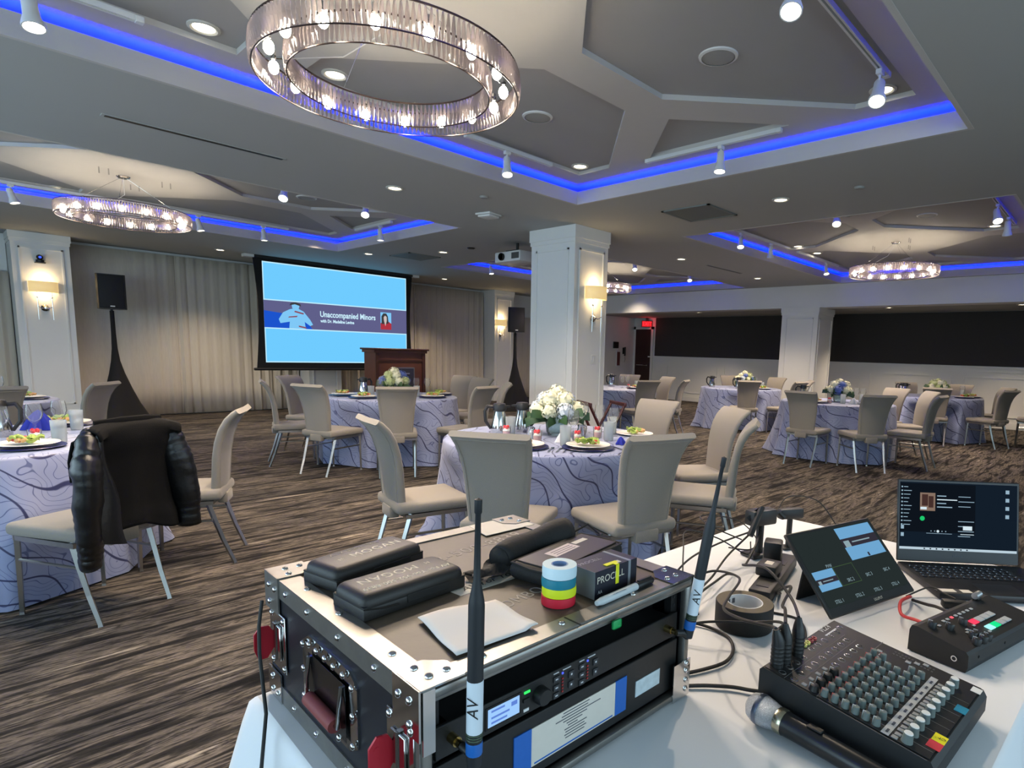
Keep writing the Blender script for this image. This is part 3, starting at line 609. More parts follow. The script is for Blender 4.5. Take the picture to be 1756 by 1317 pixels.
for x in (-.47, .41): M().box((x, -.2, .06), (x + .06, -.18, 1.26)).build('corner_post', WOODD, t)
M().box((-.41, -.195, 1.12), (.41, -.18, 1.15)).build('rail', WOODD, t)
s = thing('easel_sign', 'dark blue framed sign leaning on the lectern front', 'sign', (5.50, 9.165, .52))
M().box((-.2, -.02, 0), (.2, .02, .5)).build('frame', mat('pewter_frame', rgb(104, 106, 116), .4, .5), s); M().box((-.18, -.024, .02), (.18, -.02, .48)).build('sheet', mat('dark_blue_print', rgb(32, 34, 52), .5), s)
M().box((-.1, -.0265, .385), (.1, -.0245, .405)).build('heading_print', mat('pewter_ink', rgb(120, 122, 140), .5), s)
M().box((-.11, -.027, .06), (.11, -.0245, .33)).build('inner_panel', mat('sign_inner', rgb(46, 48, 66), .5), s)
s2 = M().box((-.2, .02, -.46), (-.17, .05, 0)).box((.17, .02, -.46), (.2, .05, 0)).build('leg', WOODD, s); s2.location = (0, -.05, -.05)
def pa(x, y, label_s, label_k, hs, rz):
    t = thing('speaker_stand', label_k, 'speaker stand', (x, y, 0), rz, 'skirted loudspeaker stands')
    prof = [(.40, .012), (.33, .10), (.25, .30), (.175, .55), (.105, .80), (.062, 1.0), (.04, 1.2), (.032, 1.45), (.03, hs - .02)]
    m = M(); vs_ = []; n = 24
    for r, z in prof:
        for j in range(n):
            a = 2 * PI * j / n; k = 1 + (.22 if r > .1 else .05) * math.cos(3 * a) * min(1, r / .3); vs_.append((r * k * math.cos(a), r * k * math.sin(a), z))
    m.add(vs_, [(i * n + j, i * n + (j + 1) % n, (i + 1) * n + (j + 1) % n, (i + 1) * n + j) for i in range(len(prof) - 1) for j in range(n)], True).build('skirt', BLKF, t)
    M().cyl((0, 0, .02), (0, 0, hs), .018, n=10).build('pole', BLKM, t)
    for k in range(3):
        a = 2 * PI * k / 3; M().tube([(0, 0, .5), (.44 * math.cos(a), .44 * math.sin(a), .01)], .012, 6).build('leg', BLKM, t)
    s = thing('loudspeaker', label_s, 'loudspeaker', (x, y, hs), rz, 'black loudspeakers on skirted stands')
    M().prism([(-.17, -.15), (.17, -.15), (.19, -.12), (.12, .15), (-.12, .15), (-.19, -.12)], 0, .55).build('cabinet', BLKP, s)
    M().box((-.165, -.165, .015), (.165, -.15, .535), r=.012).build('grille', mat('black_mesh', rgb(12, 12, 13), .7, noise=.3, nscale=400), s)
    M().box((-.03, -.169, .035), (.03, -.165, .055), r=.002, seg=1).build('badge', WHT, s)
pa(2.13, 12.35, 'black loudspeaker on the left stand before the curtains', 'black flared stand skirt beneath the left loudspeaker', 1.83, rad(-4))
pa(9.12, 10.45, 'black loudspeaker on the right stand left of the centre column', 'black flared stand skirt beneath the right loudspeaker', 1.77, rad(-30))
# ================================================================= BANQUET TABLES AND CHAIRS
TZ = .765
CH = [ (2.10, 2.44, 31, 'taupe chair at the centre table with its back to us, behind the thin black antenna'), (2.60, 2.02, 72, 'taupe chair at the centre table, back to us, right above the coloured tape rolls'), (2.0, 3.14, 348, 'taupe chair on the left of the centre table, seen from the side'),
 (3.45, 2.03, 116, 'nearer of two overlapping taupe chairs right of the centre table'), (4.05, 2.45, 147, 'farther of two overlapping taupe chairs right of the centre table'), (4.10, 3.08, 182, 'taupe chair facing us on the far side of the centre table'),
 (3.38, 5.79, 62, 'taupe chair with its back to us before the blue and white lectern flowers'), (2.90, 6.30, 21, 'taupe chair left front of the lectern table, back turned three-quarters'), (2.80, 7.02, 342, 'left-most taupe chair of the lectern table, in profile'), (3.3, 7.75, 300, 'taupe chair behind the left-most chair of the lectern table, front in shade'),
 (4.13, 5.58, 105, 'taupe chair at the right front of the lectern table, showing its seat'), (5.22, 7.33, 202, 'left of two far chairs right of the lectern table'), (5.04, 6.78, 186, 'right of two far chairs right of the lectern table'), (4.72, 5.98, 147, 'slim profile chair between lectern table and black speaker skirt'),
 (7.70, 3.03, 0, 'taupe chair with its back to us at the left of the nearest right-hand table'), (7.86, 2.38, 44, 'taupe chair with its back to us at the front of the nearest right-hand table'), (8.57, 2.0, 88, 'taupe chair turned left at the right of the nearest right-hand table'), (9.72, 2.70, 160, 'pinkish taupe chair on the far side of the nearest right-hand table'), (9.37, 2.27, 128, 'taupe chair peeking above the one turned left on the right-hand table'),
 (12.95, 3.1, 215, 'tan-lit chair on the far left side of the far right table'), (11.38, 2.36, 15, 'taupe chair with its back to us in front of the far right table'), (13.11, 2.4, 171, 'tan-lit chair on the far side behind the far right flowers'), (12.76, 1.79, 129, 'tan-lit chair at right of the far right table, behind the grey one'), (11.77, 1.63, 66, 'grey-backed chair at right of the far right table'), (12.64, 1.10, 95, 'chair cut by the right picture edge'),
 (9.95, 5.1, 40, 'olive-lit chair with its back to us before the table by the wall'), (11.49, 6.2, 218, 'chair behind the far carafe, facing us near the long charcoal panel'), (11.69, 5.47, 172, 'chair at the foot of the far wall column'), (10.55, 4.6, 80, 'dark backed chair below the far wall column'), (11.25, 4.75, 125, 'rosy chair just right of the far wall column foot'),
 (9.0, 7.11, 202, 'tan chair facing us left of the dark door'), (7.75, 5.84, 69, 'grey chair with its back to us right of the centre column'), (9.02, 6.44, 161, 'tan chair right of the grey chair by the centre column'), (8.40, 5.72, 110, 'thin profile chair right-most beyond the centre column'),
 (.505, 3.80, 117, 'taupe chair with a black leather jacket over its back'), (1.055, 4.27, 152, 'taupe chair in profile right of the jacket chair'), (.89, 7.26, 142, 'shaded chair in front of the left speaker skirt'), (.30, 6.91, 100, 'dark shaded chair at the left picture edge behind the black-handled pitcher')]
def tablecloth(x, y, seed, label, flare=.12):
    t = thing('round_table', 'round banquet table hidden under ' + label.split(' tablecloth')[0] + ' cloth', 'table', (x, y, 0), 0, 'round banquet tables')
    t['label'] = 'round banquet table under the ' + label
    M().lathe([(.001, .735), (.74, .735), (.75, .745), (.74, .757), (.001, .757)], 40).build('tabletop', mat('plywood', rgb(150, 120, 85), .6), t)
    for k in range(4):
        a = PI / 4 + k * PI / 2; M().cyl((.45 * math.cos(a), .45 * math.sin(a), .735), (.5 * math.cos(a), .5 * math.sin(a), 0), .015, n=8).build('leg', BLKM, t)
    r = random.Random(seed); p = [r.uniform(0, 6.28) for _ in range(5)]; nf = r.choice([13, 14, 15]); near = [c for c in CH if math.hypot(c[0] - x, c[1] - y) < 1.3]
    nu, m = 132, M(); R = .765; prof = []
    for k in range(6): prof.append((R * k / 5 * .965 + .001, TZ, 0))
    for k in range(1, 4): prof.append((R * (.965 + .035 * math.sin(k * PI / 6)), TZ - .02 * (1 - math.cos(k * PI / 6)), .0))
    for k in range(1, 11): prof.append((R, TZ - .02 - (TZ - .026) * k / 10, k / 10))
    vs_ = []; uv = []; d = 0
    for i, (rr, z, tt) in enumerate(prof):
        if i: d += math.hypot(rr - prof[i - 1][0], z - prof[i - 1][1])
        for j in range(nu):
            a = 2 * PI * j / nu
            f = math.sin(nf * a + p[0] + .8 * math.sin(3 * a + p[1])) * .6 + .4 * math.sin((nf + 6) * a + p[2]) + .5 * math.sin(5 * a + p[3])
            q = rr + tt * (flare * (.55 + .45 * tt) + .050 * f) + tt ** 3 * .05 * max(0, f)
            if tt > .12:
                for (hx, hy, ha, _l) in near:           # the hanging cloth is pushed in by the seats
                    ca_, sa_ = math.cos(rad(ha)), math.sin(rad(ha)); dx, dy = x + q * math.cos(a) - hx, y + q * math.sin(a) - hy
                    lx_, ly_ = dx * ca_ + dy * sa_, -dx * sa_ + dy * ca_
                    w_ = max(0, min(1, (.43 - abs(ly_)) / .10)) * min(1, (tt - .12) / .12)
                    if w_ > 0 and -.35 < lx_ < .275: q -= w_ * (.275 - lx_) / max(.5, abs(math.cos(a) * ca_ + math.sin(a) * sa_))
            vs_.append((q * math.cos(a), q * math.sin(a), z + (0 if tt < 1 else .004)))
    n = len(prof); fs = [(i * nu + j, i * nu + (j + 1) % nu, (i + 1) * nu + (j + 1) % nu, (i + 1) * nu + j) for i in range(n - 1) for j in range(nu)]
    m.add(vs_, fs, True); me = m.mesh('tablecloth', CLOTH, 180)
    lay = me.uv_layers.new(name='UVMap'); dd = [0]
    for i in range(1, n): dd.append(dd[-1] + math.hypot(prof[i][0] - prof[i - 1][0], prof[i][1] - prof[i - 1][1]))
    for k, f in enumerate(fs):
        i, j = divmod(k, nu)
        for l, (ii, jj) in zip(me.polygons[k].loop_indices, ((i, j), (i, j + 1), (i + 1, j + 1), (i + 1, j))):
            a = 2 * PI * jj / nu
            lay.data[l].uv = (a * R, dd[ii]) if i >= 7 else (vs_[ii * nu + jj % nu][0], vs_[ii * nu + jj % nu][1])
    o = link('tablecloth', me, None, (x, y, 0)); tag(o, label, 'tablecloth', 'wavy lavender tablecloths')
T = dict(T0=(2.95, 2.95), T1=(3.84, 6.64), T2=(8.75, 3.05), T3=(12.15, 2.55), T4=(10.73, 5.6), T5=(8.1, 6.75), T6=(.14, 4.81), T8=(.12, 7.85))
CLN = dict(T0='wavy lavender tablecloth on the centre table nearest the equipment', T1='wavy lavender tablecloth on the table in front of the lectern', T2='blue-shaded lavender tablecloth on the nearest right-hand table', T3='lavender tablecloth on the far right table by the wainscot', T4='lavender tablecloth on the table left of the far wall column', T5='lavender tablecloth partly behind the centre column', T6='wavy lavender tablecloth at the left picture edge, behind the jacket', T8='lavender tablecloth on the second table at the left edge')
for i, (k, (x, y)) in enumerate(T.items()): tablecloth(x, y, 11 + i, CLN[k], .13 if k in ('T1', 'T2') else .10)
def make_chair():
    """facing +X, origin on the floor under the seat"""
    t = thing('banquet_chair', 'x', 'chair', (0, 0, 0), 0, 'taupe banquet chairs')
    def seat_fn():
        m = M(); m.box((-.215, -.205, .405), (.245, .205, .470), r=.024, seg=3)
        for i, v in enumerate(m.v):
            x, y, z = v; k = 1 + .10 * (x + .2) / .45
            if z > .44: z += .012 * (1 - (y / .21) ** 2) * (1 - ((x - .015) / .24) ** 2)
            m.v[i] = (x, y * k, z)
        return m
    seat_fn().build('seat', FAB, t)
    st = [(-.168, .40, .155), (-.172, .46, .158), (-.180, .56, .166), (-.188, .66, .175), (-.203, .75, .184), (-.228, .83, .194), (-.262, .89, .203), (-.298, .928, .209), (-.322, .946, .210)]
    m = M(); rings = []; k = len(st)
    for i, (x, z, w) in enumerate(st):
        a = Vector(st[min(i + 1, k - 1)][:2]) - Vector(st[max(i - 1, 0)][:2]); a.normalize(); nx, nz = a.y, -a.x
        th = .024 - .007 * i / (k - 1); q = .012
        ring = []
        for (s, d) in ((-1, -1), (-.93, -1.0), (0, -1.0), (.93, -1.0), (1, -.6), (1, .6), (.93, 1.0), (0, 1.0), (-.93, 1.0), (-1, .6)):
            if (s, d) == (-1, -1): d = -.6
            c = -.012 * (1 - s * s)
            ring.append((x + nx * (th * d) + c, s * w, z + nz * (th * d)))
        rings.append(ring)
    L = 10; vs_ = [p for r in rings for p in r]
    fs = [(i * L + (j + 1) % L, i * L + j, (i + 1) * L + j, (i + 1) * L + (j + 1) % L) for i in range(k - 1) for j in range(L)]
    m.add(vs_, fs, True); m.add(rings[0], [tuple(range(L))], False); m.add(rings[-1], [tuple(range(L - 1, -1, -1))], False)
    b = m.build('backrest', FAB, t, angle=75)
    bv = b.modifiers.new('soft_edges', 'BEVEL'); bv.width = .008; bv.segments = 2; bv.limit_method = 'ANGLE'; bv.angle_limit = rad(50)
    pp = []
    def rear(i, s):
        x, z, w = st[i]; a = Vector(st[min(i + 1, k - 1)][:2]) - Vector(st[max(i - 1, 0)][:2]); a.normalize(); th = .024 - .007 * i / (k - 1)
        return (x - a.y * th - .012 * (1 - s * s) - .0005, s * w, z + a.x * th)
    pp = [rear(i, -.88) for i in range(1, k - 1)] + [rear(k - 2, s) for s in (-.5, 0, .5)] + [rear(i, .88) for i in range(k - 2, 0, -1)]
    M().tube(pp, .0028, 5).build('piping', FAB, t)
    M().box((-.225, -.075, .36), (-.165, .075, .43), r=.012).build('back_bracket', FAB, t)
    f = M()
    for s in (-1, 1): f.box((-.17, s * .192 - .011, .38), (.225, s * .192 + .011, .404))
    f.box((.205, -.19, .38), (.225, .19, .404)).box((-.17, -.19, .38), (-.15, .19, .404)); f.build('seat_frame', CHROME, t)
    for s in (-1, 1):
        M().tube([(.215, s * .19, .404), (.218, s * .192, .2), (.222, s * .195, .012), (.222, s * .195, 0)], [.015, .0135, .012, .014], 4).build('leg', CHROME, t)
        M().tube([(-.135, s * .185, .404), (-.165, s * .184, .30), (-.21, s * .180, .15), (-.262, s * .176, .012), (-.264, s * .176, 0)], [.016, .015, .0135, .012, .014], 4).build('leg', CHROME, t)
        M().cyl((.216, s * .191, .28), (-.172, s * .184, .28), .008, n=6).build('stretcher', CHROME, t)
    return t
c0 = make_chair(); jacket_chair = None
for i, (x, y, a, lab) in enumerate(CH):
    o = c0 if i == 0 else dup(c0, (x, y, 0), rad(a), lab)
    o.location = (x, y, 0); o.rotation_euler = (0, 0, rad(a)); o['label'] = lab
    if 'jacket over' in lab: jacket_chair = o
# black jacket draped over the chair back
LEATH = mat('black_leather', rgb(9, 11, 13), .36, noise=.25, nscale=30, bump=.25, bscale=60); LIN = mat('black_jacket_cloth', rgb(8, 8, 8), .9, bump=.2, bscale=200, spec=.2)
J = thing('jacket', 'black leather jacket with ribbed sleeves hanging on a chair back at left', 'jacket', (.505, 3.80, 0), rad(117))
jp = [(-.115, .70), (-.125, .80), (-.175, .90), (-.24, .955), (-.30, .98), (-.352, .965), (-.362, .90), (-.335, .80), (-.325, .68), (-.33, .56), (-.345, .50), (-.352, .455)]
def jb(u, v):
    s = v * (len(jp) - 1); i = min(int(s), len(jp) - 2); f = s - i
    x = jp[i][0] * (1 - f) + jp[i + 1][0] * f; z = jp[i][1] * (1 - f) + jp[i + 1][1] * f
    w = .208 - .02 * math.sin(PI * min(1, max(0, (v - .4) * 1.6))); w *= .82 + .18 * min(1, v * 3); yy = (u * 2 - 1) * w; e = abs(u * 2 - 1)
    fold = .014 * math.sin(yy * 34 + 1.3 * z) * max(0, v - .45) * 2
    dz = -.030 * e ** 3 * (1 if .2 < v < .6 else .4)
    if v > .95: dz += .03 * (u * 2 - 1) - .015 * math.sin(u * 9)
    return (x - (fold if v > .5 else -fold * .3) + .03 * e ** 4 * (1 if v > .5 else -1), yy, z + dz)
o = M().grid(jb, 22, 34).build('jacket_body', LIN, J); solidify(o, .010)
def sleeve(side, pts, rads, m, rib):
    P = []; Rr = []; n = 46
    for k in range(n + 1):
        s = k / n * (len(pts) - 1); i = min(int(s), len(pts) - 2); f = s - i
        P.append(Vector(pts[i]).lerp(Vector(pts[i + 1]), f)); q = rads[i] * (1 - f) + rads[i + 1] * f
        u = k / n
        if rib and (u < .40 or .72 < u < .95): q *= 1 + .05 * math.sin(k * 2.1)
        else: q *= 1 + .015 * math.sin(k * .55)
        Rr.append(q)
    mm = M().tube(P, Rr, 22, True, flat=.62)
    for i, v in enumerate(mm.v):
        q = Vector(v); d = noise.noise(q * 9 + Vector((side * 5, 0, 0))) * .012 + noise.noise(Vector((q.x * 14, q.y * 14, q.z * 46))) * .0035
        c = min(P, key=lambda p: abs(p.z - q.z)); e = Vector((q.x - c.x, q.y - c.y, 0)); mm.v[i] = tuple(q + (e.normalized() * d if e.length > .004 else Vector()))
    return mm.build('sleeve', m, J)
sleeve(1, [(-.285, .17, .93), (-.325, .205, .875), (-.345, .235, .77), (-.35, .245, .64), (-.335, .24, .51), (-.315, .23, .40), (-.305, .225, .32)], [.045, .080, .092, .086, .080, .074, .064], LEATH, True)
sleeve(-1, [(-.285, -.165, .93), (-.325, -.190, .86), (-.345, -.205, .76), (-.352, -.220, .64), (-.352, -.236, .52), (-.35, -.25, .40)], [.04, .064, .070, .064, .057, .049], LEATH, True)
M().tube([(-.30, -.16, .975), (-.33, -.06, .982), (-.33, .06, .982), (-.30, .16, .975)], [.012, .017, .017, .012], 8, flat=.6).build('collar', LIN, J)
M().grid(lambda u, v: (-.372 - .012 * math.sin(u * 3), .205 - .075 * u * (.4 + v) + .01 * math.sin(v * 9), .93 - .50 * v - .03 * u), 5, 16).build('lapel', LEATH, J)
solidify(J.children[-1], .008)
# ================================================================= THINGS ON THE TABLES
LEAF = mat('dark_green_leaf', rgb(44, 74, 40), .5, noise=.3, nscale=30); PETW = mat('cream_petal', rgb(226, 224, 196), .7, noise=.08, nscale=60); PETB = mat('blue_petal', rgb(92, 112, 178), .7, noise=.2, nscale=50); PETP = mat('pale_blue_petal', rgb(196, 206, 218), .7, noise=.1, nscale=50); PETG = mat('pale_green_petal', rgb(186, 196, 140), .7, noise=.12, nscale=40)
LET = mat('lettuce', rgb(150, 172, 84), .5, noise=.35, nscale=80); TOM = mat('tomato', rgb(176, 52, 38), .35, noise=.2, nscale=40); CHK = mat('toasted_bread', rgb(190, 150, 96), .6, noise=.25, nscale=60); STRAW = mat('strawberry', rgb(206, 38, 48), .35, noise=.15, nscale=90); CREAM = mat('whipped_cream', rgb(238, 232, 226), .5); NAPB = mat('blue_napkin', rgb(26, 40, 150), .8); PINKC = mat('rose_mousse', rgb(226, 178, 172), .5)
def bloom(rng, r):
    m = M(); m.sphere((0, 0, 0), r * .78, 8, 6)
    for k in range(34):
        z = 1 - 2 * (k + .5) / 34; q = math.sqrt(max(0, 1 - z * z)); a = k * 2.39996 + rng.uniform(-.2, .2); n = Vector((q * math.cos(a), q * math.sin(a), z))
        t1 = n.orthogonal().normalized(); t1.rotate(Matrix.Rotation(rng.uniform(0, 6), 3, n)); t2 = n.cross(t1); s = r * .36; c = n * r * rng.uniform(.86, 1.04)
        for b in range(4):
            d = t1 * math.cos(b * PI / 2) + t2 * math.sin(b * PI / 2); e = n.cross(d)
            m.add([c, c + d * s * .55 + e * s * .38 + n * s * .12, c + d * s + n * s * .02, c + d * s * .55 - e * s * .38 + n * s * .12], [(0, 1, 2, 3)], False)
    return m
_rg = random.Random(3); BLM = {k: bloom(_rg, .05).mesh('flower_head', m) for k, m in (('w', PETW), ('b', PETB), ('p', PETP), ('g', PETG))}
_lf = M().grid(lambda u, v: ((u - .5) * .055 * math.sin(PI * min(.98, v + .06)), .012 * math.sin(v * 3) - .2 * (u - .5) ** 2, .13 * v), 4, 6); LFM = _lf.mesh('leaf', LEAF)
def flowers(x, y, sc, kinds, label, seed, z=TZ):
    r = random.Random(seed); t = thing('flower_centrepiece', label, 'flowers', (x, y, z + .001), r.uniform(0, 6), 'flower centrepieces')
    v = M().lathe([(.001, 0), (.05, 0), (.062, .02), (.07, .10), (.075, .135), (.070, .135), (.06, .02), (.001, .012)], 16).build('vase', clear('vase_glass', (.8, .9, .9, 1), .25, .15), t); v.scale = (sc, sc, sc)
    n = len(kinds)
    for i, k in enumerate(kinds):
        if i == 0: p = (0, 0, .25)
        elif i < 6: a = i * 2 * PI / 5; p = (.075 * math.cos(a), .075 * math.sin(a), .215)
        else: a = i * 2 * PI / max(1, n - 6) + .4; p = (.125 * math.cos(a), .125 * math.sin(a), .155)
        o = link('flower_head', BLM[k], t, Vector(p) * sc); q = r.uniform(.85, 1.2) * sc; o.scale = (q, q, q); o.rotation_euler = (r.uniform(0, 6), r.uniform(0, 6), 0)
    for i in range(11):
        a = i * 2 * PI / 11; o = link('leaf', LFM, t, Vector((.07 * math.cos(a), .07 * math.sin(a), .13)) * sc); o.rotation_euler = (r.uniform(.9, 1.9), 0, a - PI / 2 + PI); o.scale = (sc, sc, sc)
    return t
cx, cy = T['T0']
flowers(cx + .08, cy + .06, 1.18, 'wpwwpwwgwpwwpw', 'cream and pale blue flower centrepiece on the centre table', 1)
flowers(3.95, 6.80, 1.12, 'wbwgwbwgbwgwbg', 'blue, white and green flower centrepiece before the lectern', 2)
flowers(8.80, 3.05, 1.1, 'wwbwwpbwwwbwwb', 'white and blue flower centrepiece on the nearest right-hand table', 3)
flowers(12.15, 2.5, 1.1, 'ggwgwgwggwgwgw', 'pale green and white flower centrepiece on the far right table', 4)
flowers(10.78, 5.55, 1.1, 'wgbpwbwpwbpwbw', 'cream and blue flower centrepiece behind the olive-lit chair', 5)
def glass_of(kind, grp):
    t = thing(kind, 'x', 'glass', (0, 0, 0), 0, grp)
    if kind == 'water_tumbler':
        M().lathe([(.001, 0), (.030, 0), (.033, .01), (.037, .13), (.035, .13), (.031, .012), (.001, .01)], 16).build('tumbler', FROST, t)
        M().lathe([(.001, .013), (.0305, .014), (.034, .10), (.001, .10)], 14).build('iced_water', clear('iced_water', (.93, .96, .97, 1), .2, .10), t)
    elif kind == 'wine_glass':
        M().lathe([(.001, 0), (.034, .001), (.034, .004), (.006, .010), (.004, .02), (.004, .085), (.012, .095), (.032, .118), (.040, .145), (.037, .18), (.033, .205), (.032, .205), (.036, .18), (.038, .145), (.028, .118), (.001, .10)], 16).build('glass', GLASS, t)
    elif kind == 'parfait_cup':
        M().lathe([(.001, 0), (.028, 0), (.032, .075), (.030, .075), (.026, .004), (.001, .004)], 14).build('cup', GLASS, t)
        M().lathe([(.001, .006), (.025, .006), (.028, .040), (.001, .040)], 12).build('mousse', PINKC, t)
        M().lathe([(.001, .041), (.027, .041), (.02, .055), (.001, .062)], 12).build('cream', CREAM, t)
        for k in range(3): M().sphere((.013 * math.cos(k * 2.1), .013 * math.sin(k * 2.1), .066), .012, 7, 5, (1, 1, 1.25)).build('strawberry', STRAW, t)
    return t
def plate(rng_seed):
    r = random.Random(rng_seed); t = thing('salad_plate', 'x', 'plate', (0, 0, 0), 0, 'salad plates on navy chargers')
    M().lathe([(.001, .004), (.09, .004), (.138, .016), (.140, .013), (.09, 0), (.001, 0)], 28).build('china_plate', CHINA, t)
    for k in range(8):
        a = r.uniform(0, 6.28); q = r.uniform(.0, .055); ph = r.uniform(0, 6)
        m = M().grid(lambda u, v: ((u - .5) * .075 * math.sin(PI * min(.97, v + .1)) + q * math.cos(a), (v - .5) * .08 + q * math.sin(a), .014 + .010 * math.sin(u * 7 + ph) + .012 * math.sin(v * 6 + ph) + .022), 6, 6, T=None)
        m.build('lettuce_leaf', LET, t)
    for k in range(4):
        a = r.uniform(0, 6.28); M().sphere((.05 * math.cos(a), .05 * math.sin(a), .033), .016, 8, 5, (1, 1, .8)).build('tomato', TOM, t)
    for k in range(4):
        a = r.uniform(0, 6.28); M().box((-.018, -.012, 0), (.018, .012, .018), T=TR(.06 * math.cos(a), .06 * math.sin(a), .026, rz=a, rx=.4), r=.005).build('bread_piece', CHK, t)
    return t
def charger_of():
    return tag(M().lathe([(.001, .004), (.12, .004), (.163, .013), (.166, .010), (.12, 0), (.001, 0)], 32).build('charger_plate', NAVY), 'x', 'plate', 'navy charger plates')
def carafe_of():
    t = thing('coffee_carafe', 'x', 'carafe', (0, 0, 0), 0, 'steel coffee carafes')
    M().lathe([(.001, 0), (.058, 0), (.062, .02), (.060, .06), (.045, .13), (.038, .16), (.001, .16)], 18).build('body', STEEL, t)
    M().lathe([(.04, .16), (.048, .165), (.050, .195), (.042, .215), (.001, .22)], 16).build('lid', BLKP, t)
    M().tube([(.045, 0, .19), (.085, 0, .195), (.105, 0, .16), (.10, 0, .09), (.062, 0, .035)], [.012, .013, .012, .011, .010], 8).build('handle', BLKP, t)
    M().prism([(-.08, 0), (-.045, .02), (-.045, -.02)], .185, .20).build('spout', BLKP, t)
    return t
P = dict(tum=glass_of('water_tumbler', 'iced water tumblers'), wine=glass_of('wine_glass', 'stemmed wine glasses'), par=glass_of('parfait_cup', 'strawberry parfait cups'), pl=plate(1), pl2=plate(2), ch=charger_of(), car=carafe_of())
used = set()
def put(k, x, y, label, z=TZ + .001, rz=0.0):
    if k not in used: o = P[k]; used.add(k); o.location = (x, y, z); o.rotation_euler = (0, 0, rz); o['label'] = label; return o
    return dup(P[k], (x, y, z), rz, label)
def dish(tx, ty, dx, dy, where, k='pl', charger=True):
    z = TZ + .001
    if charger: put('ch', tx + dx, ty + dy, 'navy charger under the salad ' + where, z); z += .0145
    put(k, tx + dx, ty + dy, 'white plate of salad ' + where, z, dx * 7)
dish(cx, cy, -.20, -.50, 'between the two near chair backs of the centre table'); dish(cx, cy, -.50, -.22, 'at the left near edge of the centre table', 'pl2'); dish(cx, cy, .56, -.28, 'at the right side of the centre table', 'pl2', False)
for dx, dy, w in ((-.235, -.335, 'at front of the centre table'), (.165, -.36, 'beside the right salad of the centre table'), (.44, -.16, 'at far right of the centre table'), (-.19, .25, 'before the left coffee carafe of the centre table')): put('tum', cx + dx, cy + dy, 'iced water tumbler ' + w)
for dx, dy, w in ((-.02, -.20, 'in front of the centre table flowers'), (.46, -.02, 'tallest at right of the centre table flowers'), (.36, -.24, 'with teal reflections right of centre'), (.50, .18, 'behind the others at right of the centre table')): put('wine', cx + dx, cy + dy, 'wine glass ' + w)
for dx, dy, w in ((-.27, .20, 'below the left carafe'), (-.26, -.10, 'left of the white napkin'), (-.06, -.28, 'right of the front tumbler'), (.21, -.22, 'in the middle right of the centre table')): put('par', cx + dx, cy + dy, 'strawberry parfait cup ' + w)
put('car', cx - .20, cy + .36, 'left of two black-lidded steel carafes on the centre table', rz=2.6); put('car', cx + .00, cy + .34, 'right of two black-lidded steel carafes on the centre table', rz=-.6)
def napkin(x, y, m, label, s=1.0):
    def fn(u, v): a = 2 * PI * u; r = .05 * s * (1 - v) ** .7 + .002; return (x + r * math.cos(a) * (1 + .3 * math.sin(5 * a)), y + r * math.sin(a) * (1 + .3 * math.sin(5 * a)), TZ + .002 + .085 * s * v)
    tag(M().grid(fn, 30, 8, closed=True).build('folded_napkin', m), label, 'napkin', 'folded napkins')
napkin(cx - .13, cy - .22, WHTC, 'white folded napkin by the front tumbler of the centre table'); napkin(cx + .10, cy - .52, NAPB, 'blue napkin lump beside the right chair of the centre table', .6)
def jug(x, y, label, sc=1.0):
    t = thing('creamer', label, 'jug', (x, y, TZ + .001), 0, 'steel creamers'); b = M().lathe([(.001, 0), (.03, 0), (.036, .03), (.026, .07), (.03, .085), (.027, .085), (.023, .07), (.001, .06)], 14).build('body', STEEL, t); b.scale = (sc,) * 3
    h = M().tube([(.028, 0, .075), (.052, 0, .07), (.05, 0, .03), (.034, 0, .02)], .005, 6).build('handle', STEEL, t); h.scale = (sc,) * 3
jug(cx + .15, cy - .12, 'steel creamer right of the centre flowers'); jug(cx - .12, cy + .12, 'small steel creamer below the right carafe', .8)
for i, (dx, dy, nm) in enumerate(((-.43, -.40, 'left'), (-.40, -.44, 'middle'), (-.37, -.47, 'right'), (-.05, -.60, 'lone right-hand'))):
    t = thing('dinner_fork' if i < 3 else 'dinner_knife', nm + ' piece of cutlery by the near edge of the centre table', 'cutlery', (cx + dx, cy + dy, TZ + .002), rad(35 if i < 3 else 70), 'cutlery on the centre table')
    M().tube([(-.09, 0, .002), (0, 0, .004), (.05, 0, .003)], [.005, .003, .004], 6).build('handle', STEEL, t); M().box((.05, -.011, .001), (.095, .011, .003), r=.001, seg=1).build('tip', STEEL, t)
for i, (dx, dy) in enumerate(((-.10, -.02), (-.06, .02))):
    t = thing('salt_shaker', ('left', 'right')[i] + ' glass shaker before the centre flowers', 'shaker', (cx + dx - .10, cy + dy + .04, TZ + .001), 0, 'glass shakers'); M().lathe([(.001, 0), (.018, 0), (.016, .045), (.001, .045)], 10).build('jar', FROST, t); M().lathe([(.017, .045), (.015, .06), (.001, .063)], 10).build('cap', STEEL, t)
# left foreground table
lx, ly = T['T6']
dish(lx, ly, .20, -.47, 'nearest us on the left picture edge table'); put('tum', lx + .345, ly - .37, 'iced tumbler left of the jacket'); put('tum', lx + .50, ly + .22, 'iced tumbler half behind the jacket shoulder'); put('wine', lx + .27, ly - .12, 'large wine glass left of the jacket tumbler'); put('wine', lx + .40, ly + .06, 'smaller wine glass behind the jacket tumbler')
put('car', lx + .13, ly + .10, 'black-handled carafe at the left picture edge', rz=-.35); put('par', lx + .25, ly - .28, 'strawberry parfait cup behind the left edge salad'); put('wine', lx + .12, ly - .22, 'wine glass at the very left picture edge'); napkin(lx + .33, ly + .34, NAPB, 'blue folded napkin standing behind the left wine glass', 1.5)
dish(lx, ly, .48, .53, 'far side of the left picture edge table', 'pl2')
tx, ty = T['T8']; dish(tx, ty, .52, -.10, 'on the second table at the left edge', 'pl2'); put('wine', tx + .35, ty + .15, 'wine glass on the second table at the left edge')
